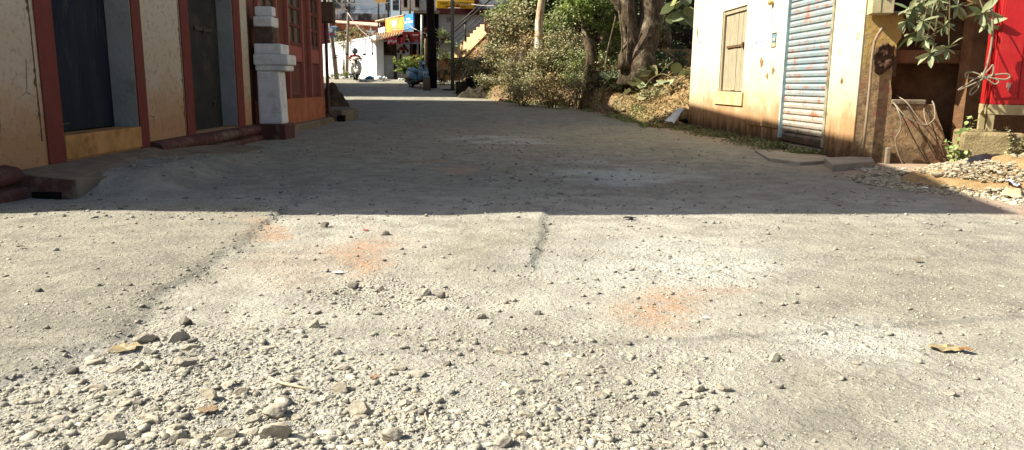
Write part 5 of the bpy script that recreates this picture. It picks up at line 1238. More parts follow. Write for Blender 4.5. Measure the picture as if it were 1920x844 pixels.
# weeds at wall foot
for i, (px, py, Y, lb) in enumerate(((647, 143, 43.9, 'green weeds at the foot of the utility pole'), (622, 143, 43.6, 'pale weeds at the foot of the leaning pole'))):
    c = P(px, py, Y); shrub('weed', (c.x, c.y, c.z), (.5, .2, .2), 260, 8, ML_green if i == 0 else ML_dusty, lb, 'plant', leaf=.1, seed=98 + i, ground=zg(0, Y), stems=3)

# ================================================================= FAR: houses behind the white wall
def fbox(mb, l, t, r, b, Y, dep): a, c = P(l, b, Y), P(r, t, Y); return mb.box(WORLD, a.x, c.x, Y, Y + dep, a.z, c.z)
M_mould = m_stained('mouldy_parapet', srgb(170, 172, 170), srgb(44, 42, 42), srgb(206, 210, 212), 7.4, .8, 1.2)
M_bluewall = plain('pale_blue_wall', srgb(190, 202, 212), .9, .1, var=.06, scale=1, dirt=srgb(150, 156, 160), dirt_amt=.3)
M_maroon = plain('maroon_shade', srgb(92, 40, 34), .85, .15, var=.2)
M_terra = plain('terracotta_fascia', srgb(196, 120, 88), .85, .15, var=.15, dirt=srgb(150, 80, 60), dirt_amt=.5)
M_awn = plain('faded_awning', srgb(222, 186, 158), .85, .1, var=.08)
far = thing('garden_house', P(665, 90, 54), 'pale blue house with mouldy black parapet and terracotta awning behind the white wall', 'building')
build('upper_wall', fbox(MB(), 560, -80, 730, 27, 58, .3), M_bluewall, far)
build('parapet', fbox(MB(), 560, 25.5, 730, 41, 57, .3), M_mould, far, bevel=.02)
build('lower_wall', fbox(MB(), 560, 38, 745, 148, 56.5, .3), M_maroon, far)
a, b_, c, d = P(624, 41, 55.0), P(712, 49, 55.0), P(712, 43, 56.4), P(624, 38, 56.4)
build('awning', MB().prism([a, b_, c, d], (0, 0, -.08)), M_awn, far)
mb = MB(); mb.prism([P(628, 45, 55.2), P(710, 52, 55.2), P(710, 57.5, 55.2), P(628, 55, 55.2)], (0, .12, 0)); build('fascia', mb, M_terra, far)
for i, (l, r) in enumerate(((624, 636), (722, 731), (736, 748))):
    t_, bb = ((-12, 16) if i == 0 else (-4, 20)); w_ = build('window', fbox(MB(), l, t_, r, bb, 57.9, .09), plain('window_frame_grey', srgb(150, 156, 156), .7, .3), far, bevel=.01)
    for (q0, q1) in ((t_ + 1.5, (t_ + bb) / 2 - 1), ((t_ + bb) / 2 + 1, bb - 2)): build('pane', fbox(MB(), l + 1, q0, r - 1, q1, 57.86, .035), plain('pane_dark', srgb(60, 66, 72), .2, .5, bump=0), w_)
build('side_block', fbox(MB(), 560, -80, 642, 25, 57.2, .5), plain('cream_block', srgb(206, 204, 196), .9, .1), far)
w_ = build('window', fbox(MB(), 622, -14, 638, 16, 57.1, .09), plain('window_frame_green', srgb(110, 124, 116), .7, .3), far, bevel=.01)
for (l, r, q0, q1) in ((624, 629.5, -12, 4), (631, 636.5, -12, 4), (624, 629.5, 7, 14), (631, 636.5, 7, 14)): build('pane', fbox(MB(), l, q0, r, q1, 57.06, .035), plain('pane_dark_b', srgb(56, 66, 70), .2, .5, bump=0), w_)
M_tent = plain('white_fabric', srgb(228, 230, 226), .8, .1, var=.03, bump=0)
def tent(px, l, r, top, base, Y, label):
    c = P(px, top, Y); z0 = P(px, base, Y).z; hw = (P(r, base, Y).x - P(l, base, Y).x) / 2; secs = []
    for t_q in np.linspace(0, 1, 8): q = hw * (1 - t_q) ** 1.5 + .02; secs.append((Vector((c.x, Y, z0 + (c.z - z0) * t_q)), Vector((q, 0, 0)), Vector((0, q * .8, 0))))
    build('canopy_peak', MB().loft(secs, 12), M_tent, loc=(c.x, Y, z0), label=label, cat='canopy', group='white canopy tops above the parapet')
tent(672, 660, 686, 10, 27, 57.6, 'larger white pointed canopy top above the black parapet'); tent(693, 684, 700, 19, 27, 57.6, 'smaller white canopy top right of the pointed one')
stv = P(695, 61, 55); mb = MB(); pts = [stv + Vector((math.sin(k * math.pi / 5) * (.42 if k % 2 == 0 else .15), 0, math.cos(k * math.pi / 5) * (.42 if k % 2 == 0 else .15))) for k in range(10)]
build('star_lantern', mb.prism(pts, (0, .06, 0)), M_tent, loc=stv, label='pale star-shaped lantern hanging before the maroon wall', cat='lantern')
q = P(629, 62, 55); build('grey_tank', MB().loft([(Vector((q.x, q.y, z)), (r, 0, 0), (0, r, 0)) for z, r in ((q.z - .9, .3), (q.z - .8, .34), (q.z + .3, .34), (q.z + .45, .25), (q.z + .5, .05))], 14), plain('tank_grey', srgb(110, 112, 108), .7, .2), loc=q, smooth=True, label='grey water tank at the left end of the awning', cat='tank')

# ================================================================= FAR: kiosk with shop boards
M_gwall = plain('shaded_white_wall', srgb(178, 180, 182), .9, .1, var=.1, scale=2, bump=.006, dirt=srgb(214, 218, 220), dirt_amt=.5)  # white wall greyed for shade; the paler blotches stand in for sun glints
M_planks = m_wood('dark_planks', srgb(76, 58, 42), srgb(112, 88, 62), (3, 3, .3))
ks = thing('shop_kiosk', P(735, 152, 43.6), 'small shop kiosk with grey-white base wall, brown lattice window and tin roof', 'kiosk')
build('base_wall', fbox(MB(), 703, 99, 740, 153, 43.3, 2.5), M_gwall, ks, bevel=.01)
build('wall', fbox(MB(), 706, 78, 742, 99, 43.5, 2.2), M_planks, ks)
M_lat = plain('lattice', srgb(66, 52, 38), .9, .1)
fr_ = build('window', fbox(fbox(MB(), 697, 99, 739, 103, 43.1, .15), 698, 77, 701, 99, 43.15, .1), M_lat, ks)
build('lattice', fbox(MB(), 701, 79, 728, 99, 43.22, .05), M_dark, fr_)
mb = MB()
for k in range(10): fbox(mb, 701, 80 + k * 1.95, 728, 80.7 + k * 1.95, 43.16, .04)
build('slat', mb, M_lat, fr_)
for k in range(6): build('plank', fbox(MB(), 728.5 + k * 1.9, 78, 730.1 + k * 1.9, 99, 43.25, .06), M_planks, ks)
build('post', fbox(MB(), 738.5, 80, 742.5, 153, 43.0, .15), plain('dark_post', srgb(52, 44, 38), .8, .2), ks, bevel=.01)
M_tin = plain('rusty_tin', srgb(170, 142, 110), .6, .3, .2, var=.25, scale=3, dirt=srgb(120, 84, 56), dirt_amt=.6)
mb = MB(); A, B_ = P(693, 79, 42.5), P(756, 62, 42.0); C, D = P(756, 50, 45.5), P(700, 62, 45.8); n = 60; V = []
for i in range(n + 1):
    for (p, q_) in ((A.lerp(B_, i / n), D.lerp(C, i / n)),): o_ = Vector((0, 0, .05 * math.sin(i * 1.3))); V += [p + o_, q_ + o_]
mb.raw(V, [(2 * i, 2 * i + 1, 2 * i + 3, 2 * i + 2) for i in range(n)]); o = build('tin_roof', mb, M_tin, ks); m_ = o.modifiers.new('t', 'SOLIDIFY'); m_.thickness = .02
# slanted boards above
def board(name, tl, tr, br_, bl_, Yl, Yr, mat, label, par=None, th=.08, cat='sign'):
    p = [P(*tl, Yl), P(*tr, Yr), P(*br_, Yr), P(*bl_, Yl)]; 
    nn = (p[1] - p[0]).cross(p[3] - p[0]).normalized(); nn = nn if nn.y > 0 else -nn
    return build(name, MB().prism(p, nn * th), mat, par, loc=None if par else p[3], label=None if par else label, cat=None if par else cat), p, -nn
def on(p, n, u0, u1, v0, v1, w_=.012):
    """rectangle in board coordinates u,v from the lower left, 0..1"""
    f = lambda u, v: p[3].lerp(p[2], u).lerp(p[0].lerp(p[1], u), v) + n * w_
    return [f(u0, v0), f(u1, v0), f(u1, v1), f(u0, v1)]
M_so = plain('sign_orange', srgb(236, 158, 80), .6, .3, var=.05, bump=0); M_sy = plain('sign_yellow', srgb(240, 226, 70), .6, .3, var=.05, bump=0)
M_sb = plain('sign_azure', srgb(58, 138, 204), .5, .3, var=.1, bump=0); M_sw = plain('sign_white_b', srgb(234, 236, 236), .6, .3, var=.03, bump=0)
og, p, nn = board('shop_board', (721.9, 36.9), (757.4, 28.9), (757.6, 58.2), (723.5, 64.6), 44.6, 42.4, M_so, 'orange shop board with a white crest, left of the blue panel')
def stick(name, par, p, nn, rect, mat, w_=.012, pts=None):
    if pts is None: q = on(p, nn, *rect, w_)
    else: q = [on(p, nn, a, a, b, b, w_)[0] for a, b in pts]
    build(name, MB().prism(q, -nn * .008), mat, par)
stick('yellow_patch', og, p, nn, (.04, .22, .12, .7), M_sy)
stick('dark_script', og, p, nn, (.11, .13, .2, .66), plain('ink_brown', srgb(120, 90, 40), .8)); 
stick('crest', og, p, nn, None, M_sw, pts=[(.37, .60), (.36, .86), (.43, .74), (.46, .82), (.50, .74), (.54, .82), (.57, .74), (.64, .86), (.63, .60), (.60, .48), (.55, .38), (.5, .34), (.45, .38), (.40, .48)])
stick('yellow_strip', og, p, nn, None, M_sy, pts=[(.80, .2), (.87, .2), (.88, .55), (.84, .88), (.80, .6)]); stick('caption', og, p, nn, (.42, .60, .2, .24), M_sw)
bg_, p, nn = board('shop_board', (757.9, 28.8), (774.6, 25.5), (775.2, 54.8), (758.3, 58.1), 42.4, 41.4, M_sb, 'blue panel with white lettering at the right end of the orange board')
for k, (u0, u1, v0, v1) in enumerate(((.27, .34, .64, .77), (.37, .45, .64, .77), (.48, .56, .64, .77), (.59, .67, .64, .77))): stick('letter', bg_, p, nn, (u0, u1, v0, v1), M_sw)
for k in range(9): u0 = .05 + k * .103; stick('letter', bg_, p, nn, (u0, u0 + .08, .44 + (.0 if k != 3 else .12), .58), M_sw)
for k, (a_, b_) in enumerate(((.2, .8), (.15, .85), (.3, .72), (.2, .9))): stick('small_line', bg_, p, nn, (a_, b_, .34 - k * .08, .36 - k * .08), plain('pale_blue_ink', srgb(170, 208, 236), .6, .2, bump=0))
wg, p, nn = board('blank_board', (709, 53), (722.3, 50), (723.3, 64.4), (709.5, 67.5), 45.3, 44.65, M_sw, 'plain white board at the left end of the orange board')
tb, p, nn = board('board_frame', (703, 38.5), (757, 27), (757, 28.7), (703, 40.5), 45.9, 42.3, plain('dusty_ledge', srgb(190, 172, 142), .8, .2), 'thin dusty beam along the top of the orange board', cat='beam', th=.5)
M_sr = plain('sign_maroon', srgb(150, 40, 38), .6, .3, var=.06, bump=0)
rg, p, nn = board('shop_board', (755, 59.3), (790, 60.5), (790, 83.5), (755, 83.2), 41.2, 41.2, M_sr, 'red board with a long-haired woman and white script above a dark blue strip')
stick('blue_strip', rg, p, nn, (.0, 1, .0, .14), plain('navy_strip', srgb(56, 58, 84), .6, .3, bump=0))
for k in range(16): 
    if k not in (7,): stick('letter', rg, p, nn, (.06 + k * .053, .06 + k * .053 + .04, .07, .12), plain('lilac_ink', srgb(168, 166, 190), .6, .2, bump=0), .022)
M_hair = plain('hair_print', srgb(40, 22, 20), .8, .1, bump=0); M_skin = plain('skin_print', srgb(176, 150, 122), .8, .1, bump=0)
stick('woman_print', rg, p, nn, None, M_hair, pts=[(.12, .15), (.14, .4), (.17, .7), (.22, .83), (.28, .84), (.34, .74), (.38, .55), (.40, .35), (.36, .15)])
stick('face_print', rg, p, nn, None, M_skin, .022, pts=[(.20, .56), (.18, .66), (.20, .76), (.25, .78), (.28, .68), (.27, .57), (.24, .52)])
stick('shoulder_print', rg, p, nn, None, M_skin, .022, pts=[(.16, .38), (.24, .46), (.31, .48), (.35, .40), (.36, .16), (.32, .16), (.29, .36), (.2, .33)])
stick('script', rg, p, nn, None, M_sw if False else plain('script_white', srgb(206, 196, 192), .7, .1, bump=0), pts=[(.52, .76), (.54, .86), (.57, .80), (.66, .82), (.74, .79), (.83, .85), (.85, .76), (.80, .70), (.72, .72), (.64, .68), (.56, .72)])
stick('script_line', rg, p, nn, (.56, .82, .60, .615), plain('script_line', srgb(180, 130, 124), .7, .1, bump=0))
stick('crouching_print', rg, p, nn, None, plain('print_grey', srgb(116, 90, 96), .7, .1, bump=0), pts=[(.60, .16), (.62, .24), (.68, .3), (.68, .44), (.74, .50), (.80, .42), (.84, .3), (.86, .17)])
# hanging pink packets
M_pk = plain('pink_packet', srgb(224, 70, 100), .35, .5, var=.25, scale=9, bump=0)
for i, (px, lb) in enumerate(((729, 'leftmost'), (733.5, 'second from left'), (738, 'third from left'), (742.5, 'fourth from left'), (749, 'second from right, darker'), (753, 'rightmost, next to the red board'))):
    a, b_ = P(px - 2.1, 83 - (i % 2) * 1.5, 42.3), P(px + 2.1, 70, 42.3); o = build('snack_packet', MB().box(WORLD, a.x, b_.x, 42.3, 42.36, a.z, b_.z), M_pk if i != 4 else plain('red_packet', srgb(150, 30, 40), .4, .4), loc=(px * 0 + (a.x + b_.x) / 2, 42.33, b_.z), bevel=.02, label='shiny pink packet strip hanging under the tin roof, ' + lb, cat='packet', group='packet strips hanging from the kiosk')
    if i in (0, 1, 2, 3): build('white_label', MB().box(WORLD, a.x + .02, b_.x - .02, 42.29, 42.299, a.z + .08, a.z + .2), M_sw, o)
# poster with quad bike and scooters
sp, p, nn = board('hire_poster', (743, 80), (768, 80), (767, 151), (743, 151), 43.2, 43.2, plain('poster_grey', srgb(182, 180, 176), .7, .2, var=.05, bump=0), 'tall pale poster showing a red quad bike above two scooters', cat='poster')
M_bk = plain('print_black', srgb(34, 32, 34), .8, .1, bump=0); M_rd = plain('print_red', srgb(120, 44, 40), .8, .1, bump=0)
def on_w(a, b): return (a, b)
def circ(cu, cv, ru, rv): return [(cu + ru * math.cos(t), cv + rv * math.sin(t)) for t in np.linspace(0, 2 * math.pi, 11)[:-1]]
for c_ in ((.16, .77, .12, .042), (.56, .75, .13, .052), (.86, .79, .09, .04)): stick('wheel_print', sp, p, nn, None, M_bk, pts=circ(*c_))
stick('quad_print', sp, p, nn, None, M_rd, .022, pts=[(.18, .81), (.2, .86), (.36, .89), (.6, .86), (.84, .88), (.8, .8), (.5, .80)]); stick('rider_print', sp, p, nn, None, M_bk, .026, pts=[(.5, .87), (.5, .94), (.58, .97), (.66, .93), (.74, .90), (.70, .86)])
for c_ in ((.26, .52, .09, .035), (.52, .51, .07, .03), (.66, .49, .1, .04), (.92, .47, .07, .03)): stick('wheel_print', sp, p, nn, None, M_bk, pts=circ(*c_))
stick('scooter_print', sp, p, nn, None, M_bk, .022, pts=[(.22, .53), (.26, .60), (.3, .66), (.24, .68), (.25, .69), (.46, .69), (.42, .67), (.36, .58), (.5, .53), (.62, .55), (.7, .58), (.74, .52), (.6, .49)])
stick('scooter_print', sp, p, nn, None, M_bk, .024, pts=[(.64, .49), (.7, .55), (.86, .5), (.98, .49), (.9, .45)])
yp, p, nn = board('yellow_notice', (768, 102), (786.5, 103), (786.5, 121), (768, 121), 42.9, 42.9, plain('notice_yellow', srgb(216, 170, 44), .6, .3, bump=0), 'yellow notice with red characters behind the potted palm', cat='notice')
stick('green_edge', yp, p, nn, (0, .3, 0, 1), plain('notice_green', srgb(150, 158, 50), .6, .3, bump=0)); 
for k in range(4): stick('character', yp, p, nn, (.42 + k * .13, .51 + k * .13, .66, .84), plain('notice_red', srgb(190, 60, 34), .6, .2, bump=0))
# pipes and posts of the scaffold and the dark shop behind
M_scaf = plain('galvanised_pipe', srgb(150, 152, 146), .5, .4, .4, var=.15)
def vpipe(name, px, y0, y1, Y, r, mat, label, cat='pipe', lean=0): a, b_ = P(px, y1, Y), P(px + lean, y0, Y); build(name, MB().tube([a, b_], r, 8), mat, loc=a, smooth=True, label=label, cat=cat)
vpipe('drain_pipe', 791, 28, 118, 41.0, .075, M_scaf, 'pale vertical drain pipe right of the red board')
vpipe('post', 771.5, 80, 150, 42.6, .05, M_steel, 'thin dark post behind the palm between the posters', 'post')
vpipe('post', 709.5, -40, 62, 46.5, .05, M_steel, 'thin dark upright at the left end of the upper balcony', 'post')
vpipe('post', 728, -40, 36, 46.5, .05, M_steel, 'thin dark upright in the middle of the upper balcony', 'post')
vpipe('post', 751.5, -40, 30, 46, .05, M_steel, 'thin dark upright at the right of the upper balcony', 'post')
vpipe('post', 768.5, -40, 26, 44, .07, M_scaf, 'pale grey upright above the blue panel', 'post')
vpipe('post', 783, 84, 104, 42.5, .05, M_scaf, 'short pale pipe below the red board', 'post')
vpipe('post', 798, 72, 150, 40.4, .06, plain('brown_post', srgb(140, 118, 92), .8), 'brown wooden post left of the thick dark trunk post', 'post')
M_brk = Mat('dark_red_brick', .9, .1); br = N(M_brk.t, 'TexBrick'); br.inputs['Scale'].default_value = 3; br.inputs['Color1'].default_value = (*srgb(104, 66, 52), 1); br.inputs['Color2'].default_value = (*srgb(84, 54, 44), 1); br.inputs['Mortar'].default_value = (*srgb(70, 60, 52), 1)
mp_ = N(M_brk.t, 'Mapping'); mp_.inputs['Rotation'].default_value = (R_(90), 0, 0); M_brk.L(M_brk.pos, mp_.inputs[0]); M_brk.L(mp_.outputs[0], br.inputs[0]); M_brk.L(br.outputs[0], M_brk.b.inputs['Base Color']); M_brk = M_brk.m
sb_ = thing('corner_shop', P(785, 150, 44.5), 'dark brick corner shop with pink-streaked upper floor behind the boards', 'building')
build('wall', fbox(MB(), 742, 60, 822, 152, 44.6, 3), M_brk, sb_)
build('dark_bay', fbox(MB(), 776, 24, 822, 92, 43.9, .5), M_dark, sb_)
build('balcony_floor', fbox(MB(), 776, 20, 824, 24.5, 43.2, 3), M_conc, sb_)
M_pinkst = plain('pink_streaked_wall', srgb(206, 196, 192), .9, .1, var=.06, scale=1, dirt=srgb(120, 60, 66), dirt_amt=.9)
build('upper_wall', fbox(MB(), 752, -80, 824, 20, 44.8, .3), M_pinkst, sb_)
build('tiled_edge', fbox(MB(), 776, -20, 818, 19.8, 43.3, .1), plain('white_panel', srgb(200, 200, 192), .8), sb_)
for (l, r) in ((757, 763), (778, 786)): w_ = build('window', fbox(MB(), l, -20, r, 14, 43.25 if l > 770 else 44.7, .045), plain('maroon_frame', srgb(110, 50, 60), .8), sb_); build('pane', fbox(MB(), l + 1, -19, r - 1, 12, 43.2 if l > 770 else 44.66, .035), M_dark, w_)
build('yellow_fascia', fbox(MB(), 703, -40, 722, 4, 45.0, .2), plain('amber_board', srgb(232, 190, 110), .7), loc=P(712, 0, 45), label='amber board at the very top above the balcony', cat='sign')
build('hanging_clothes', MB().box(WORLD, P(795, 60, 43).x, P(803, 60, 43).x, 43.2, 43.3, P(795, 78, 43).z, P(795, 52, 43).z), M_maroon, loc=P(799, 60, 43), bevel=.03, label='dark maroon cloth hanging in the dark bay', cat='cloth')
# low kerb and steps in front of the kiosk
build('kerb_ledge', fbox(MB(), 713, 151.5, 766, 157.5, 41.6, 1.5), plain('orange_plaster', srgb(206, 164, 122), .9, .1, var=.12), loc=P(740, 157, 41.6), bevel=.03, label='low cream-orange ledge in front of the kiosk', cat='kerb')
# pot palm
pc = P(768, 156, 41.0); pp = thing('potted_palm', pc, 'potted green palm bush in front of the yellow notice', 'plant')
build('pot', MB().loft([(pc + Vector((0, 0, z)), (r, 0, 0), (0, r, 0)) for z, r in ((-.02, .15), (.12, .19), (.24, .21), (.27, .23), (.30, .23))], 16), plain('black_pot', srgb(48, 44, 40), .7), pp, smooth=True)
Vs, Fs, off, mb = [], [], 0, MB(); rr = random.Random(3)
for i in range(38):
    th = rr.uniform(0, 6.28); L_ = rr.uniform(.55, 1.1); hh = rr.uniform(.35, 1.05); e = pc + Vector((math.cos(th) * L_ * .8 - .05, math.sin(th) * .4 * L_, .3 + hh)); b_ = pc + Vector((0, 0, .28)); q = [b_, b_.lerp(e, .5) + Vector((0, 0, .25)), e]
    mb.tube(q, [.014, .01, .004], 4); pos = []; outs = []
    for t_q in np.linspace(.25, 1, 12):
        pnt = (q[0] * (1 - t_q) ** 2 + q[1] * 2 * t_q * (1 - t_q) + q[2] * t_q ** 2)
        for s_ in (-1, 1): pos.append(tuple(pnt)); dv = (e - b_).normalized(); sdv = dv.cross(Vector((0, 0, 1))) * s_; outs.append(tuple((dv * .6 + sdv * .9 + Vector((0, 0, -.3))) * 2.5))
    V, F = leaves(np.array(pos), .24, outward=np.array(outs), wid=.45); Vs.append(V); Fs.append(F + off); off += len(V)
fastmesh('fronds', np.concatenate(Vs), np.concatenate(Fs), ML_bright, pp); build('stem', mb, M_stem, pp, smooth=True)
for i, (px, py, lb) in enumerate(((752, 149, 'crumpled white bag on the ledge beside the palm'), )):
    c = P(px, py, 41.9); V, F = scatter_mesh(np.array([c.x - .08, c.x + .1, c.x]), np.array([c.y] * 3), np.array([c.z] * 3), np.array([.14, .12, .1]), jit=.4); fastmesh('white_bag', V, F, M_tent, loc=c, label=lb, cat='bag')
c = P(692, 149, 42.6); V, F = scatter_mesh(np.array([c.x]), np.array([c.y]), np.array([c.z]), np.array([.32]), flat=(.7, .8)); fastmesh('blue_sack', V, F, plain('blue_sack', srgb(50, 92, 126), .6, .2), smooth=True, loc=c, label='round blue sack at the foot of the white wall beside the rider', cat='sack')

# ================================================================= FAR: sacks at the wall corner
for (px, py, r, lb) in ((712, 147, .2, 'white sack slumped at the corner of the white wall'), (721, 147, .16, 'smaller off-white sack right of the slumped one')):
    c = P(px, py, 42.4); V, F = scatter_mesh(np.array([c.x, c.x + r * .6, c.x + r * .9]), np.array([c.y] * 3), np.array([c.z, c.z - .04, c.z - .14]), np.array([r, r * .8, r * .4]), flat=(.8, .9), jit=.2)
    fastmesh('white_sack', V, F, M_tent, smooth=True, loc=c, label=lb, cat='sack', group='sacks at the wall corner')

# ================================================================= FAR: dormitory house and its staircase
Yh = 44.0
M_dwall = plain('pale_grey_wall', srgb(196, 202, 204), .9, .1, var=.05, scale=1, dirt=srgb(160, 166, 170), dirt_amt=.4)
M_mar = plain('maroon_band', srgb(92, 42, 54), .8, .2, var=.15)
dh = thing('lodging_house', P(860, 140, Yh), 'white lodging house with maroon bands and a yellow name board behind the staircase', 'building')
build('wall', fbox(MB(), 817.5, 24, 1000, 150, Yh, .3), M_dwall, dh); build('upper_wall', fbox(MB(), 817.5, -90, 1000, 17, Yh + .1, .3), M_dwall, dh)
build('band', fbox(MB(), 817, 17.5, 1000, 26.5, Yh - .12, .4), M_mar, dh, bevel=.01); build('upper_band', fbox(MB(), 853, -2, 897, 3.5, Yh - .4, .5), M_mar, dh)
build('side_streak', fbox(MB(), 811, 26, 817.3, 150, Yh - .02, .3), M_pinkst, dh)
build('notice', fbox(MB(), 837, 32, 849, 42, Yh - .05, .03), plain('grey_notice', srgb(150, 146, 148), .7), dh)
build('arrow', MB().prism([P(841, 37, Yh - .06), P(845, 35, Yh - .06), P(845, 38.5, Yh - .06)], (0, -.01, 0)), M_bk, dh)
M_amber = plain('amber_sign', srgb(226, 176, 32), .5, .3, var=.06, bump=0)
ns = build('name_board', fbox(MB(), 818.5, 1.5, 889.5, 15.5, Yh - .75, .12), M_amber, loc=P(855, 15, Yh - .75), bevel=.02, label='yellow name board lettered NAIK DORMITORY', cat='sign')
def text(s_, px0, px1, py0, py1, Y, mat, par, ext=.006):
    cu = bpy.data.curves.new('lettering', 'FONT'); cu.body = s_; cu.size = 1; cu.extrude = .01; cu.align_x = 'LEFT'; o = bpy.data.objects.new('lettering', cu); scene.collection.objects.link(o)
    o.data.materials.append(mat); o.parent = par; bpy.context.view_layer.update(); d = o.dimensions.copy()
    a, b_ = P(px0, py1, Y), P(px1, py0, Y); o.rotation_euler = (R_(90), 0, -.0); o.scale = ((b_.x - a.x) / max(d.x, .01), (P(px0, py0, Y).z - a.z) / max(d.y, .01) * .98, 1)
    me = bpy.data.meshes.new_from_object(o); o2 = bpy.data.objects.new('lettering', me); scene.collection.objects.link(o2); o2.parent = par
    o2.rotation_euler = o.rotation_euler; o2.scale = o.scale; o2.location = a - wloc(par); bpy.data.objects.remove(o); return o2
text('NAIK DORMITORY', 825, 883, 3.4, 8.4, Yh - .77, plain('ink_dark', srgb(70, 58, 30), .8, bump=0), ns)
M_rinc = plain('ink_red', srgb(150, 60, 20), .8, bump=0)
for (l, r, t, b_) in ((843, 862, 9.4, 10.6), (836, 853, 11.8, 13.2), (855, 862, 11.4, 13.6), (864, 873, 12, 13.4)): build('red_line', fbox(MB(), l, t, r, b_, Yh - .765, .01), M_rinc, ns)
build('tube_lamp', fbox(MB(), 840, 14.4, 863, 15.8, Yh - .95, .06), plain('lamp_white', srgb(220, 216, 200), .4), ns, bevel=.01)
# staircase: side wall stepped, seen from the side
Ys = 41.5; YS = lambda px: 42.6 - (px - 851) * .038
st = thing('outdoor_staircase', P(880, 120, Ys), 'orange-beige outdoor staircase climbing right to the white lodging house', 'staircase')
M_stair = plain('peach_stair', srgb(222, 184, 140), .9, .1, var=.08, scale=1.5, dirt=srgb(200, 132, 84), dirt_amt=.35)
lv = [(851, 108), (851, 98), (857, 98), (857, 90), (863, 90), (863, 84), (869, 84), (869, 77), (875, 77), (875, 70), (881, 70), (881, 63), (887, 63), (887, 57), (893, 57), (893, 51), (900, 51), (900, 46), (916, 46), (916, 60), (864, 112), (852, 112)]
build('stringer', MB().prism([P(*q, YS(q[0])) for q in lv], (.1, .11, 0)), M_stair, st, bevel=.01)
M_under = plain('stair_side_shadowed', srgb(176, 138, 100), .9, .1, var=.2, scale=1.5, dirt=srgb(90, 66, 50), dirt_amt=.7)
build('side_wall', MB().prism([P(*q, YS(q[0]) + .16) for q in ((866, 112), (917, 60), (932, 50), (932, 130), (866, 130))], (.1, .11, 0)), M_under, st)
for i in range(9):
    x0, y0 = 851 + i * 6, 98 - i * 6.8; build('step', fbox(MB(), x0, y0, x0 + 7, y0 + 2, YS(x0) + .2, 1.2), M_conc, st)
build('end_pillar', fbox(MB(), 908, 33, 918, 58, YS(912) - .1, .3), M_stair, st, bevel=.02)
def rail(pts, r, lb): q = [P(p_[0], p_[1], YS(p_[0]) - .05) for p_ in pts]; return build('rail', MB().tube(q, r, 6), M_steel, st, smooth=True)
M_steel2 = M_steel
for pts, r in (((( 818, 84, Ys - .1), (900, 8, Ys - .1)), .035), (((818, 90, Ys - .05), (918, 0, Ys - .05), (930, -12, Ys - .05)), .045), (((838, 84, Ys - .05), (900, 30, Ys - .05)), .025), (((858, 76, Ys - .05), (905, 36, Ys - .05)), .025), (((872.5, 78, Ys - .05), (872.5, 38, Ys - .05)), .05)): rail(pts, r, '')
# flower pots on the steps
for i in range(5):
    x0, y0 = 858 + i * 6.0, 97 - i * 6.9; c = P(x0 + 1, y0 - 2 - 1, Ys - .02 + .3); c2 = P(x0 + 1, y0 + .3, YS(x0) + .3)
    t = thing('flower_pot', c2, ('lowest', 'second', 'third', 'fourth', 'topmost')[i] + ' of the small dark pots standing up the staircase', 'pot', 'pots on the staircase')
    build('pot', MB().loft([(c2 + Vector((0, 0, z)), (q, 0, 0), (0, q, 0)) for z, q in ((0, .06), (.15, .09), (.2, .1))], 12), plain('dark_pot', srgb(50, 46, 40), .8), t, smooth=True)
    V, F = leaves(np.array([tuple(c2 + Vector((random.uniform(-.1, .1), random.uniform(-.1, .1), random.uniform(.2, .4)))) for _ in range(30)]), .1); fastmesh('foliage', V, F, ML_dusty, t)
build('base_wall', fbox(MB(), 822, 108, 866, 160, Ys + .3, .2), plain('orange_stained_wall', srgb(122, 92, 66), .9, .1, var=.4, scale=2.5, dirt=srgb(50, 38, 30), dirt_amt=1.), st)
# garden at the foot of the staircase
for i, (px, py, Y, r, n, mt, lb) in enumerate(((838, 96, 41.0, (.6, .4, .5), 600, ML_green, 'leafy plant at the foot of the stair rail'), (858, 125, 40.2, (.5, .4, .5), 500, ML_dark, 'dark bush left of the staircase base wall'), (884, 112, 39.4, (.7, .4, .6), 900, ML_dusty, 'bush hiding the lower staircase side wall'), (830, 140, 39.8, (.5, .4, .35), 450, ML_dark, 'low dark plants behind the thick post'), (900, 138, 38.2, (1.1, .4, .45), 900, ML_dark, 'dark hedge along the low ground before the staircase'), (803, 82, 41.2, (.25, .2, .4), 220, ML_bright, 'spiky plant in front of the dark corner shop'))):
    c = P(px, py, Y); shrub('garden_plant', tuple(c), r, n, 14, mt, lb, 'plant', leaf=.11, seed=120 + i, ground=min(zg(0, Y), c.z - .3), stems=5)
cy = thing('spiky_plant', P(829.5, 62, Ys + .5), 'small spiky plant on a high shelf by the stair rail', 'plant'); c = P(829.5, 68, Ys + .5)
V, F = leaves(np.tile(np.array(c), (26, 1)), .5, outward=np.tile([0, -.2, .6], (26, 1)), wid=.25); fastmesh('foliage', V, F, ML_green, cy)
build('shelf', MB().box(WORLD, c.x - .25, c.x + .25, c.y - .1, c.y + 2.0, c.z - .1, c.z - .02), M_conc, cy)

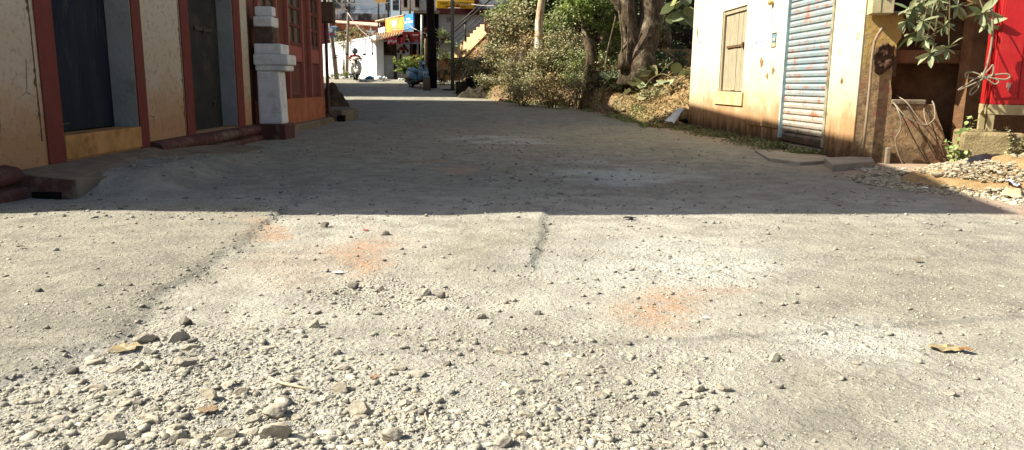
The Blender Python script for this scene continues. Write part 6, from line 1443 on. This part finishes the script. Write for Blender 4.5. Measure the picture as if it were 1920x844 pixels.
# ================================================================= FAR: posts beside the road
def gx(px, py, Y): p = P(px, py, Y); return Vector((p.x, Y, zg(p.x, Y)))
Y1 = 38.2; a = gx(811, 168, Y1); tp = thing('timber_post', a, 'thick black timber post standing beside the parked blue scooter', 'post')
build('post', MB().tube([Vector((a.x, Y1, a.z - .1)), P(810, 100, Y1), P(807, 30, Y1), P(806, -60, Y1)], [.235, .22, .2, .19], 12), plain('black_timber', srgb(36, 31, 28), .9, .1, var=.3, scale=5, bump=.01), tp, smooth=True)
Vv, Ff = leaves(np.array([tuple(P(random.uniform(814, 822), random.uniform(78, 118), Y1)) for _ in range(60)]), .14); fastmesh('clinging_creeper', Vv, Ff, ML_dark, tp)
a = gx(848.5, 170, 37.2); gp = thing('grey_pole', a, 'tall plain grey metal pole in front of the staircase', 'pole')
build('pole', MB().tube([Vector((a.x, 37.2, a.z - .1)), P(848.3, 60, 37.2), P(849, -90, 37.2)], [.09, .088, .085], 12), plain('olive_grey_pole', srgb(104, 102, 88), .6, .3, var=.1), gp, smooth=True)
build('base_slab', MB().box(WORLD, a.x - .5, a.x + .45, 37.0, 37.4, a.z - .1, a.z + .05), M_moss, gp, bevel=.02)
a = gx(801, 166, 37.2); build('stone_bollard', MB().loft([(Vector((a.x, 37, a.z + z)), (r, 0, 0), (0, r * .7, 0)) for z, r in ((-.1, .19), (.3, .18), (.55, .165), (.62, .12), (.65, .04))], 14), plain('grey_stone_post', srgb(112, 102, 90), .95, .1, var=.2), loc=a, smooth=True, label='short rounded stone bollard at the foot of the black post', cat='bollard')

# overhead wires
M_wire = plain('wire_grey', srgb(120, 116, 110), .6, .2, bump=0)
def wire(a, b_, sag, r, label, mat=None):
    a, b_ = P(*a), P(*b_); q = [a.lerp(b_, t) + Vector((0, 0, -sag * 4 * t * (1 - t))) for t in np.linspace(0, 1, 17)]
    build('overhead_wire', MB().tube(q, r, 5), mat or M_wire, loc=a, smooth=True, label=label, cat='wire', group='overhead wires of the street')
M_wl = plain('wire_pale', srgb(196, 180, 180), .6, .2, bump=0)
wire((652, 24, 44.3), (757, 58, 42.0), 1.0, .022, 'pale wire drooping from the utility pole to the red board', M_wl)
wire((622, -10, 43), (652, 20, 44.3), .1, .025, 'pale wire rising left from the utility pole', M_wl)
wire((653, 5, 44.3), (760, -6, 42.0), .25, .014, 'thin wire from the upper cross-arm to the balcony')
wire((653, 16, 44.3), (728, 5, 46), .2, .014, 'thin wire from the lower cross-arm to the balcony upright')
wire((709, 45, 45), (776, 46, 41.2), .25, .012, 'thin wire sagging across the orange board')
wire((709, 52, 45), (776, 50, 41.2), .2, .012, 'lower thin wire across the orange board')
wire((849, 1, 37), (884, 8, 40), .1, .02, 'pale cable from the grey pole across the yellow name board', M_wl)
wire((884, 8, 40), (990, 0, 35), .15, .016, 'pale cable from the name board to the shrubs', M_wl)
wire((770, 50, 41.2), (806, 65, 38.2), .05, .02, 'pale cable from the blue panel to the black post', M_wl)

# ================================================================= scooters
def scooter(loc, rz, body, dark, seatm, metal, label):
    """x forward, z up; Empty at the ground between the wheels"""
    t = thing('scooter', (0, 0, 0), label, 'scooter')
    L = lambda *a: Vector(a)
    def part(n, mb, mt, par=None, **k): return build(n, mb, mt, par or t, **k)
    tyre = plain('tyre', srgb(28, 27, 26), .85, .1, bump=0)
    for x, r in ((.63, .225), (-.62, .215)):
        w_ = part('wheel', MB().disc((x, 0, r), (0, 1, 0), r * .42, .12), metal, smooth=False)
        part('tyre', MB().torus((x, 0, r), (0, 1, 0), r - .045, .048, 28, 10), tyre, w_, smooth=True)
        rm = MB().torus((x, 0, r), (0, 1, 0), r - .085, .016, 24, 6)
        for k in range(5):
            th = 2 * math.pi * k / 5; e = L(x + math.cos(th) * (r - .085), 0, r + math.sin(th) * (r - .085)); rm.tube([L(x, 0, r), e], .02, 6)
        part('rim', rm, metal, w_, smooth=True)
    part('front_fender', MB().loft([(L(.42, 0, .36), L(.0, .05, 0), L(.03, 0, .04)), (L(.5, 0, .45), L(0, .075, 0), L(-.03, 0, .05)), (L(.63, 0, .49), L(0, .085, 0), L(-.0, 0, .05)), (L(.77, 0, .44), L(0, .075, 0), L(.03, 0, .045)), (L(.87, 0, .33), L(0, .04, 0), L(.03, 0, .02))], 14), body, smooth=True)
    for s_ in (-1, 1): part('fork', MB().tube([L(.63, .075 * s_, .225), L(.55, .07 * s_, .52), L(.5, .04 * s_, .68)], .022, 8), metal, smooth=True)
    part('apron', MB().loft([(L(.34, 0, .30), L(0, .16, 0), L(.04, 0, 0)), (L(.40, 0, .42), L(0, .21, 0), L(.06, 0, .0)), (L(.44, 0, .60), L(0, .225, 0), L(.075, 0, .0)), (L(.40, 0, .78), L(0, .20, 0), L(.065, 0, .0)), (L(.34, 0, .92), L(0, .13, 0), L(.05, 0, 0))], 18), body, smooth=True)
    part('floorboard', MB().loft([(L(.40, 0, .31), L(0, .17, 0), L(0, 0, .045)), (L(.1, 0, .28), L(0, .18, 0), L(0, 0, .05)), (L(-.2, 0, .29), L(0, .17, 0), L(0, 0, .06))], 14), dark, smooth=True)
    part('rear_body', MB().loft([(L(-.08, 0, .40), L(0, .11, 0), L(0, 0, .12)), (L(-.25, 0, .50), L(0, .19, 0), L(0, 0, .19)), (L(-.5, 0, .55), L(0, .215, 0), L(0, 0, .17)), (L(-.78, 0, .62), L(0, .17, 0), L(0, 0, .11)), (L(-.95, 0, .67), L(0, .08, 0), L(0, 0, .05))], 18), body, smooth=True)
    part('seat', MB().loft([(L(-.02, 0, .66), L(0, .08, 0), L(0, 0, .05)), (L(-.15, 0, .725), L(0, .13, 0), L(0, 0, .065)), (L(-.42, 0, .74), L(0, .15, 0), L(0, 0, .06)), (L(-.6, 0, .79), L(0, .14, 0), L(0, 0, .065)), (L(-.82, 0, .80), L(0, .09, 0), L(0, 0, .04))], 16), seatm, smooth=True)
    part('engine', MB().loft([(L(-.2, .02, .24), L(0, .12, 0), L(0, 0, .09)), (L(-.45, .06, .25), L(0, .1, 0), L(0, 0, .1)), (L(-.66, .1, .22), L(0, .07, 0), L(0, 0, .08))], 12), dark, smooth=True)
    part('exhaust', MB().tube([L(-.2, -.1, .2), L(-.4, -.16, .2), L(-.8, -.17, .3)], [.025, .05, .055], 10), dark, smooth=True)
    part('steering_column', MB().tube([L(.44, 0, .75), L(.34, 0, .98)], .045, 10), dark, smooth=True)
    cw = part('handlebar_cowl', MB().loft([(L(.46, 0, 1.0), L(0, .08, 0), L(0, 0, .055)), (L(.38, 0, 1.02), L(0, .15, 0), L(0, 0, .08)), (L(.27, 0, 1.02), L(0, .13, 0), L(0, 0, .06))], 16), body, smooth=True)
    part('headlight', MB().loft([(L(.45, 0, 1.0), L(0, .07, 0), L(0, 0, .05)), (L(.49, 0, .995), L(0, .05, 0), L(0, 0, .035))], 14), plain('headlight_glass', srgb(220, 214, 190), .15, .6, bump=0), cw, smooth=True)
    part('handlebar', MB().tube([L(.22, -.33, 1.0), L(.29, -.12, 1.03), L(.29, .12, 1.03), L(.22, .33, 1.0)], .018, 8), dark, smooth=True)
    for s_ in (-1, 1):
        part('indicator', MB().loft([(L(.42, .15 * s_, .80), L(0, .05, 0), L(0, 0, .03)), (L(.46, .15 * s_, .80), L(0, .03, 0), L(0, 0, .018))], 10), plain('amber_lens', srgb(226, 160, 70), .3, .5, bump=0), smooth=True)
        m_ = part('mirror', MB().tube([L(.27, .22 * s_, 1.03), L(.27, .30 * s_, 1.18)], .008, 6), dark, smooth=True)
        part('mirror_glass', MB().loft([(L(.29, .33 * s_, 1.22), L(0, .065, 0), L(0, 0, .045)), (L(.26, .33 * s_, 1.22), L(0, .05, 0), L(0, 0, .035))], 12), dark, m_, smooth=True)
    part('number_plate', MB().box(WORLD, .475, .485, -.1, .1, .66, .72) if False else MB().box(WORLD, .50, .51, -.12, .12, .62, .69), plain('plate', srgb(214, 214, 204), .5, .3, bump=0))
    part('stand', MB().tube([L(-.1, .08, .25), L(-.16, .22, .02)], .014, 6), metal)
    t.location = loc; t.rotation_euler = (0, 0, rz); return t
M_cb = plain('cream_white_paint', srgb(232, 226, 206), .3, .5, var=.03, bump=0); M_dkp = plain('dark_plastic', srgb(40, 38, 36), .6, .3, bump=0)
M_met = plain('bright_metal', srgb(176, 178, 180), .3, .5, .7, bump=0); M_blu = plain('steel_blue_paint', srgb(96, 134, 160), .35, .5, var=.06, bump=0)
M_blseat = plain('pale_blue_seat', srgb(110, 142, 164), .6, .3, var=.05, bump=0)
rl = gx(667, 152, 41.4); print('rider', rl, P(667, 152, 41.4))
ride_rz = R_(-90 + 16)
sc1 = scooter(rl, ride_rz, M_cb, M_dkp, M_dkp, M_met, 'cream white scooter ridden towards the camera in front of the white wall')
bl_ = gx(787, 162, 38.2); print('blue', bl_, P(787, 162, 38.2))
bl_ = gx(785, 162, 37.9)
sc2 = scooter(bl_, R_(-54), M_blu, M_dkp, M_blseat, M_met, 'parked steel-blue scooter beside the thick black post')
sc1.scale = (1.1, 1.4, 1.14); sc2.scale = (1.2, 1.25, 1.22)

# ================================================================= the rider
def rider(loc, rz):
    t = thing('person', (0, 0, 0), 'person in a red shirt and dark helmet riding the cream scooter', 'person')
    me = bpy.data.meshes.new('body'); V, E, Rr = [], [], []
    def v(x, y, z, r, par=None):
        V.append((x, y, z)); Rr.append(r); i = len(V) - 1
        if par is not None: E.append((par, i))
        return i
    pel = v(-.30, 0, .86, .15); ab = v(-.27, 0, 1.0, .135, pel); ch = v(-.22, 0, 1.2, .15, ab); ne = v(-.17, 0, 1.38, .06, ch); hd = v(-.13, 0, 1.46, .085, ne); ht = v(-.12, 0, 1.58, .09, hd)
    for s_ in (-1, 1):
        sh_ = v(-.20, .19 * s_, 1.30, .065, ch); el = v(-.04, .31 * s_, 1.10, .047, sh_); wr = v(.17, .28 * s_, 1.05, .032, el); hn = v(.23, .27 * s_, 1.045, .036, wr)
        for k, (dy, l_) in enumerate(((-.03, .85), (-.01, 1.), (.01, .95), (.03, .8))):
            f1 = v(.275, .27 * s_ + dy, 1.045, .010, hn); f2 = v(.275 + .01 * l_, .27 * s_ + dy, 1.012, .009, f1); v(.25, .27 * s_ + dy, .995, .008, f2)
        th = v(.24, .225 * s_, 1.02, .010, hn); v(.25, .21 * s_, 1.0, .008, th)
        hp_ = v(-.25, .12 * s_, .84, .10, pel); kn = v(.16, .17 * s_, .74, .068, hp_); an = v(.10, .15 * s_, .40, .045, kn); v(.24, .16 * s_, .365, .038, an)
    me.from_pydata(V, E, []); o = bpy.data.objects.new('body', me); scene.collection.objects.link(o); o.parent = t
    sk = o.modifiers.new('skin', 'SKIN'); sv = me.skin_vertices[0].data if me.skin_vertices else None
    if sv is None:
        bm = bmesh.new(); bm.from_mesh(me); bm.verts.layers.skin.verify(); bm.to_mesh(me); bm.free(); sv = me.skin_vertices[0].data
    for i, r in enumerate(Rr): sv[i].radius = (r, r)
    sv[0].use_root = True
    s2 = o.modifiers.new('sub', 'SUBSURF'); s2.levels = 2; s2.render_levels = 2
    Mp = Mat('rider_clothes', .8, .2); tc = N(Mp.t, 'TexCoord'); sp_ = N(Mp.t, 'SeparateXYZ'); Mp.L(tc.outputs['Object'], sp_.inputs[0]); z = sp_.outputs[2]; x = sp_.outputs[0]
    c = Mp.mix(srgb(66, 76, 92), srgb(176, 34, 44), Mp.ramp(z, .90, .92)); c = Mp.mix(c, srgb(150, 104, 78), Mp.ramp(x, .02, .04)) if False else c
    sk_f = Mp.math('MULTIPLY', Mp.ramp(x, -.01, .01), Mp.ramp(z, .95, .97)); c = Mp.mix(c, srgb(140, 98, 74), sk_f); c = Mp.mix(c, srgb(140, 98, 74), Mp.ramp(z, 1.35, 1.37)); Mp.color(c); me.materials.append(Mp.m)
    H = Vector((-.10, 0, 1.535)); L = Vector
    hm = build('helmet', MB().loft([(H + L((-.02, 0, -.13)), L((.12, 0, 0)), L((0, .115, 0))), (H + L((-.01, 0, -.06)), L((.145, 0, 0)), L((0, .135, 0))), (H + L((-.01, 0, .03)), L((.15, 0, 0)), L((0, .14, 0))), (H + L((-.01, 0, .10)), L((.125, 0, 0)), L((0, .12, 0))), (H + L((-.01, 0, .145)), L((.075, 0, 0)), L((0, .07, 0))), (H + L((-.01, 0, .16)), L((.02, 0, 0)), L((0, .02, 0)))], 18), plain('helmet_dark', srgb(42, 42, 46), .25, .6, bump=0), t, smooth=True)
    build('visor', MB().loft([(H + L((.085, 0, -.05)), L((.065, 0, 0)), L((0, .105, 0))), (H + L((.09, 0, .0)), L((.075, 0, 0)), L((0, .115, 0))), (H + L((.08, 0, .05)), L((.07, 0, 0)), L((0, .108, 0)))], 18), plain('visor_tint', srgb(90, 96, 104), .1, .7, bump=0), hm, smooth=True)
    t.location = loc; t.rotation_euler = (0, 0, rz); t.scale = (1.05, 1.05, 1.02); return t
rider(rl + Vector((0, 0, 0)), ride_rz)

# wire across the street behind the camera's head; its thin shadow crosses the sunlit road
k_ = 6.2 / abs(sd.z); wp = [G(px, py) - sd * k_ for px, py in ((300, 668), (700, 662), (1060, 648), (1450, 622), (1920, 594))]
ex_ = (wp[-1] - wp[-2]).normalized(); wp = [wp[0] - (wp[1] - wp[0]).normalized() * 3] + wp + [wp[-1] + ex_ * 6]
build('overhead_wire', MB().tube(wp, .0075, 6), M_steel, loc=wp[0], smooth=True, label='thin overhead wire crossing high above the sunlit road', cat='wire', group='overhead wires of the street')
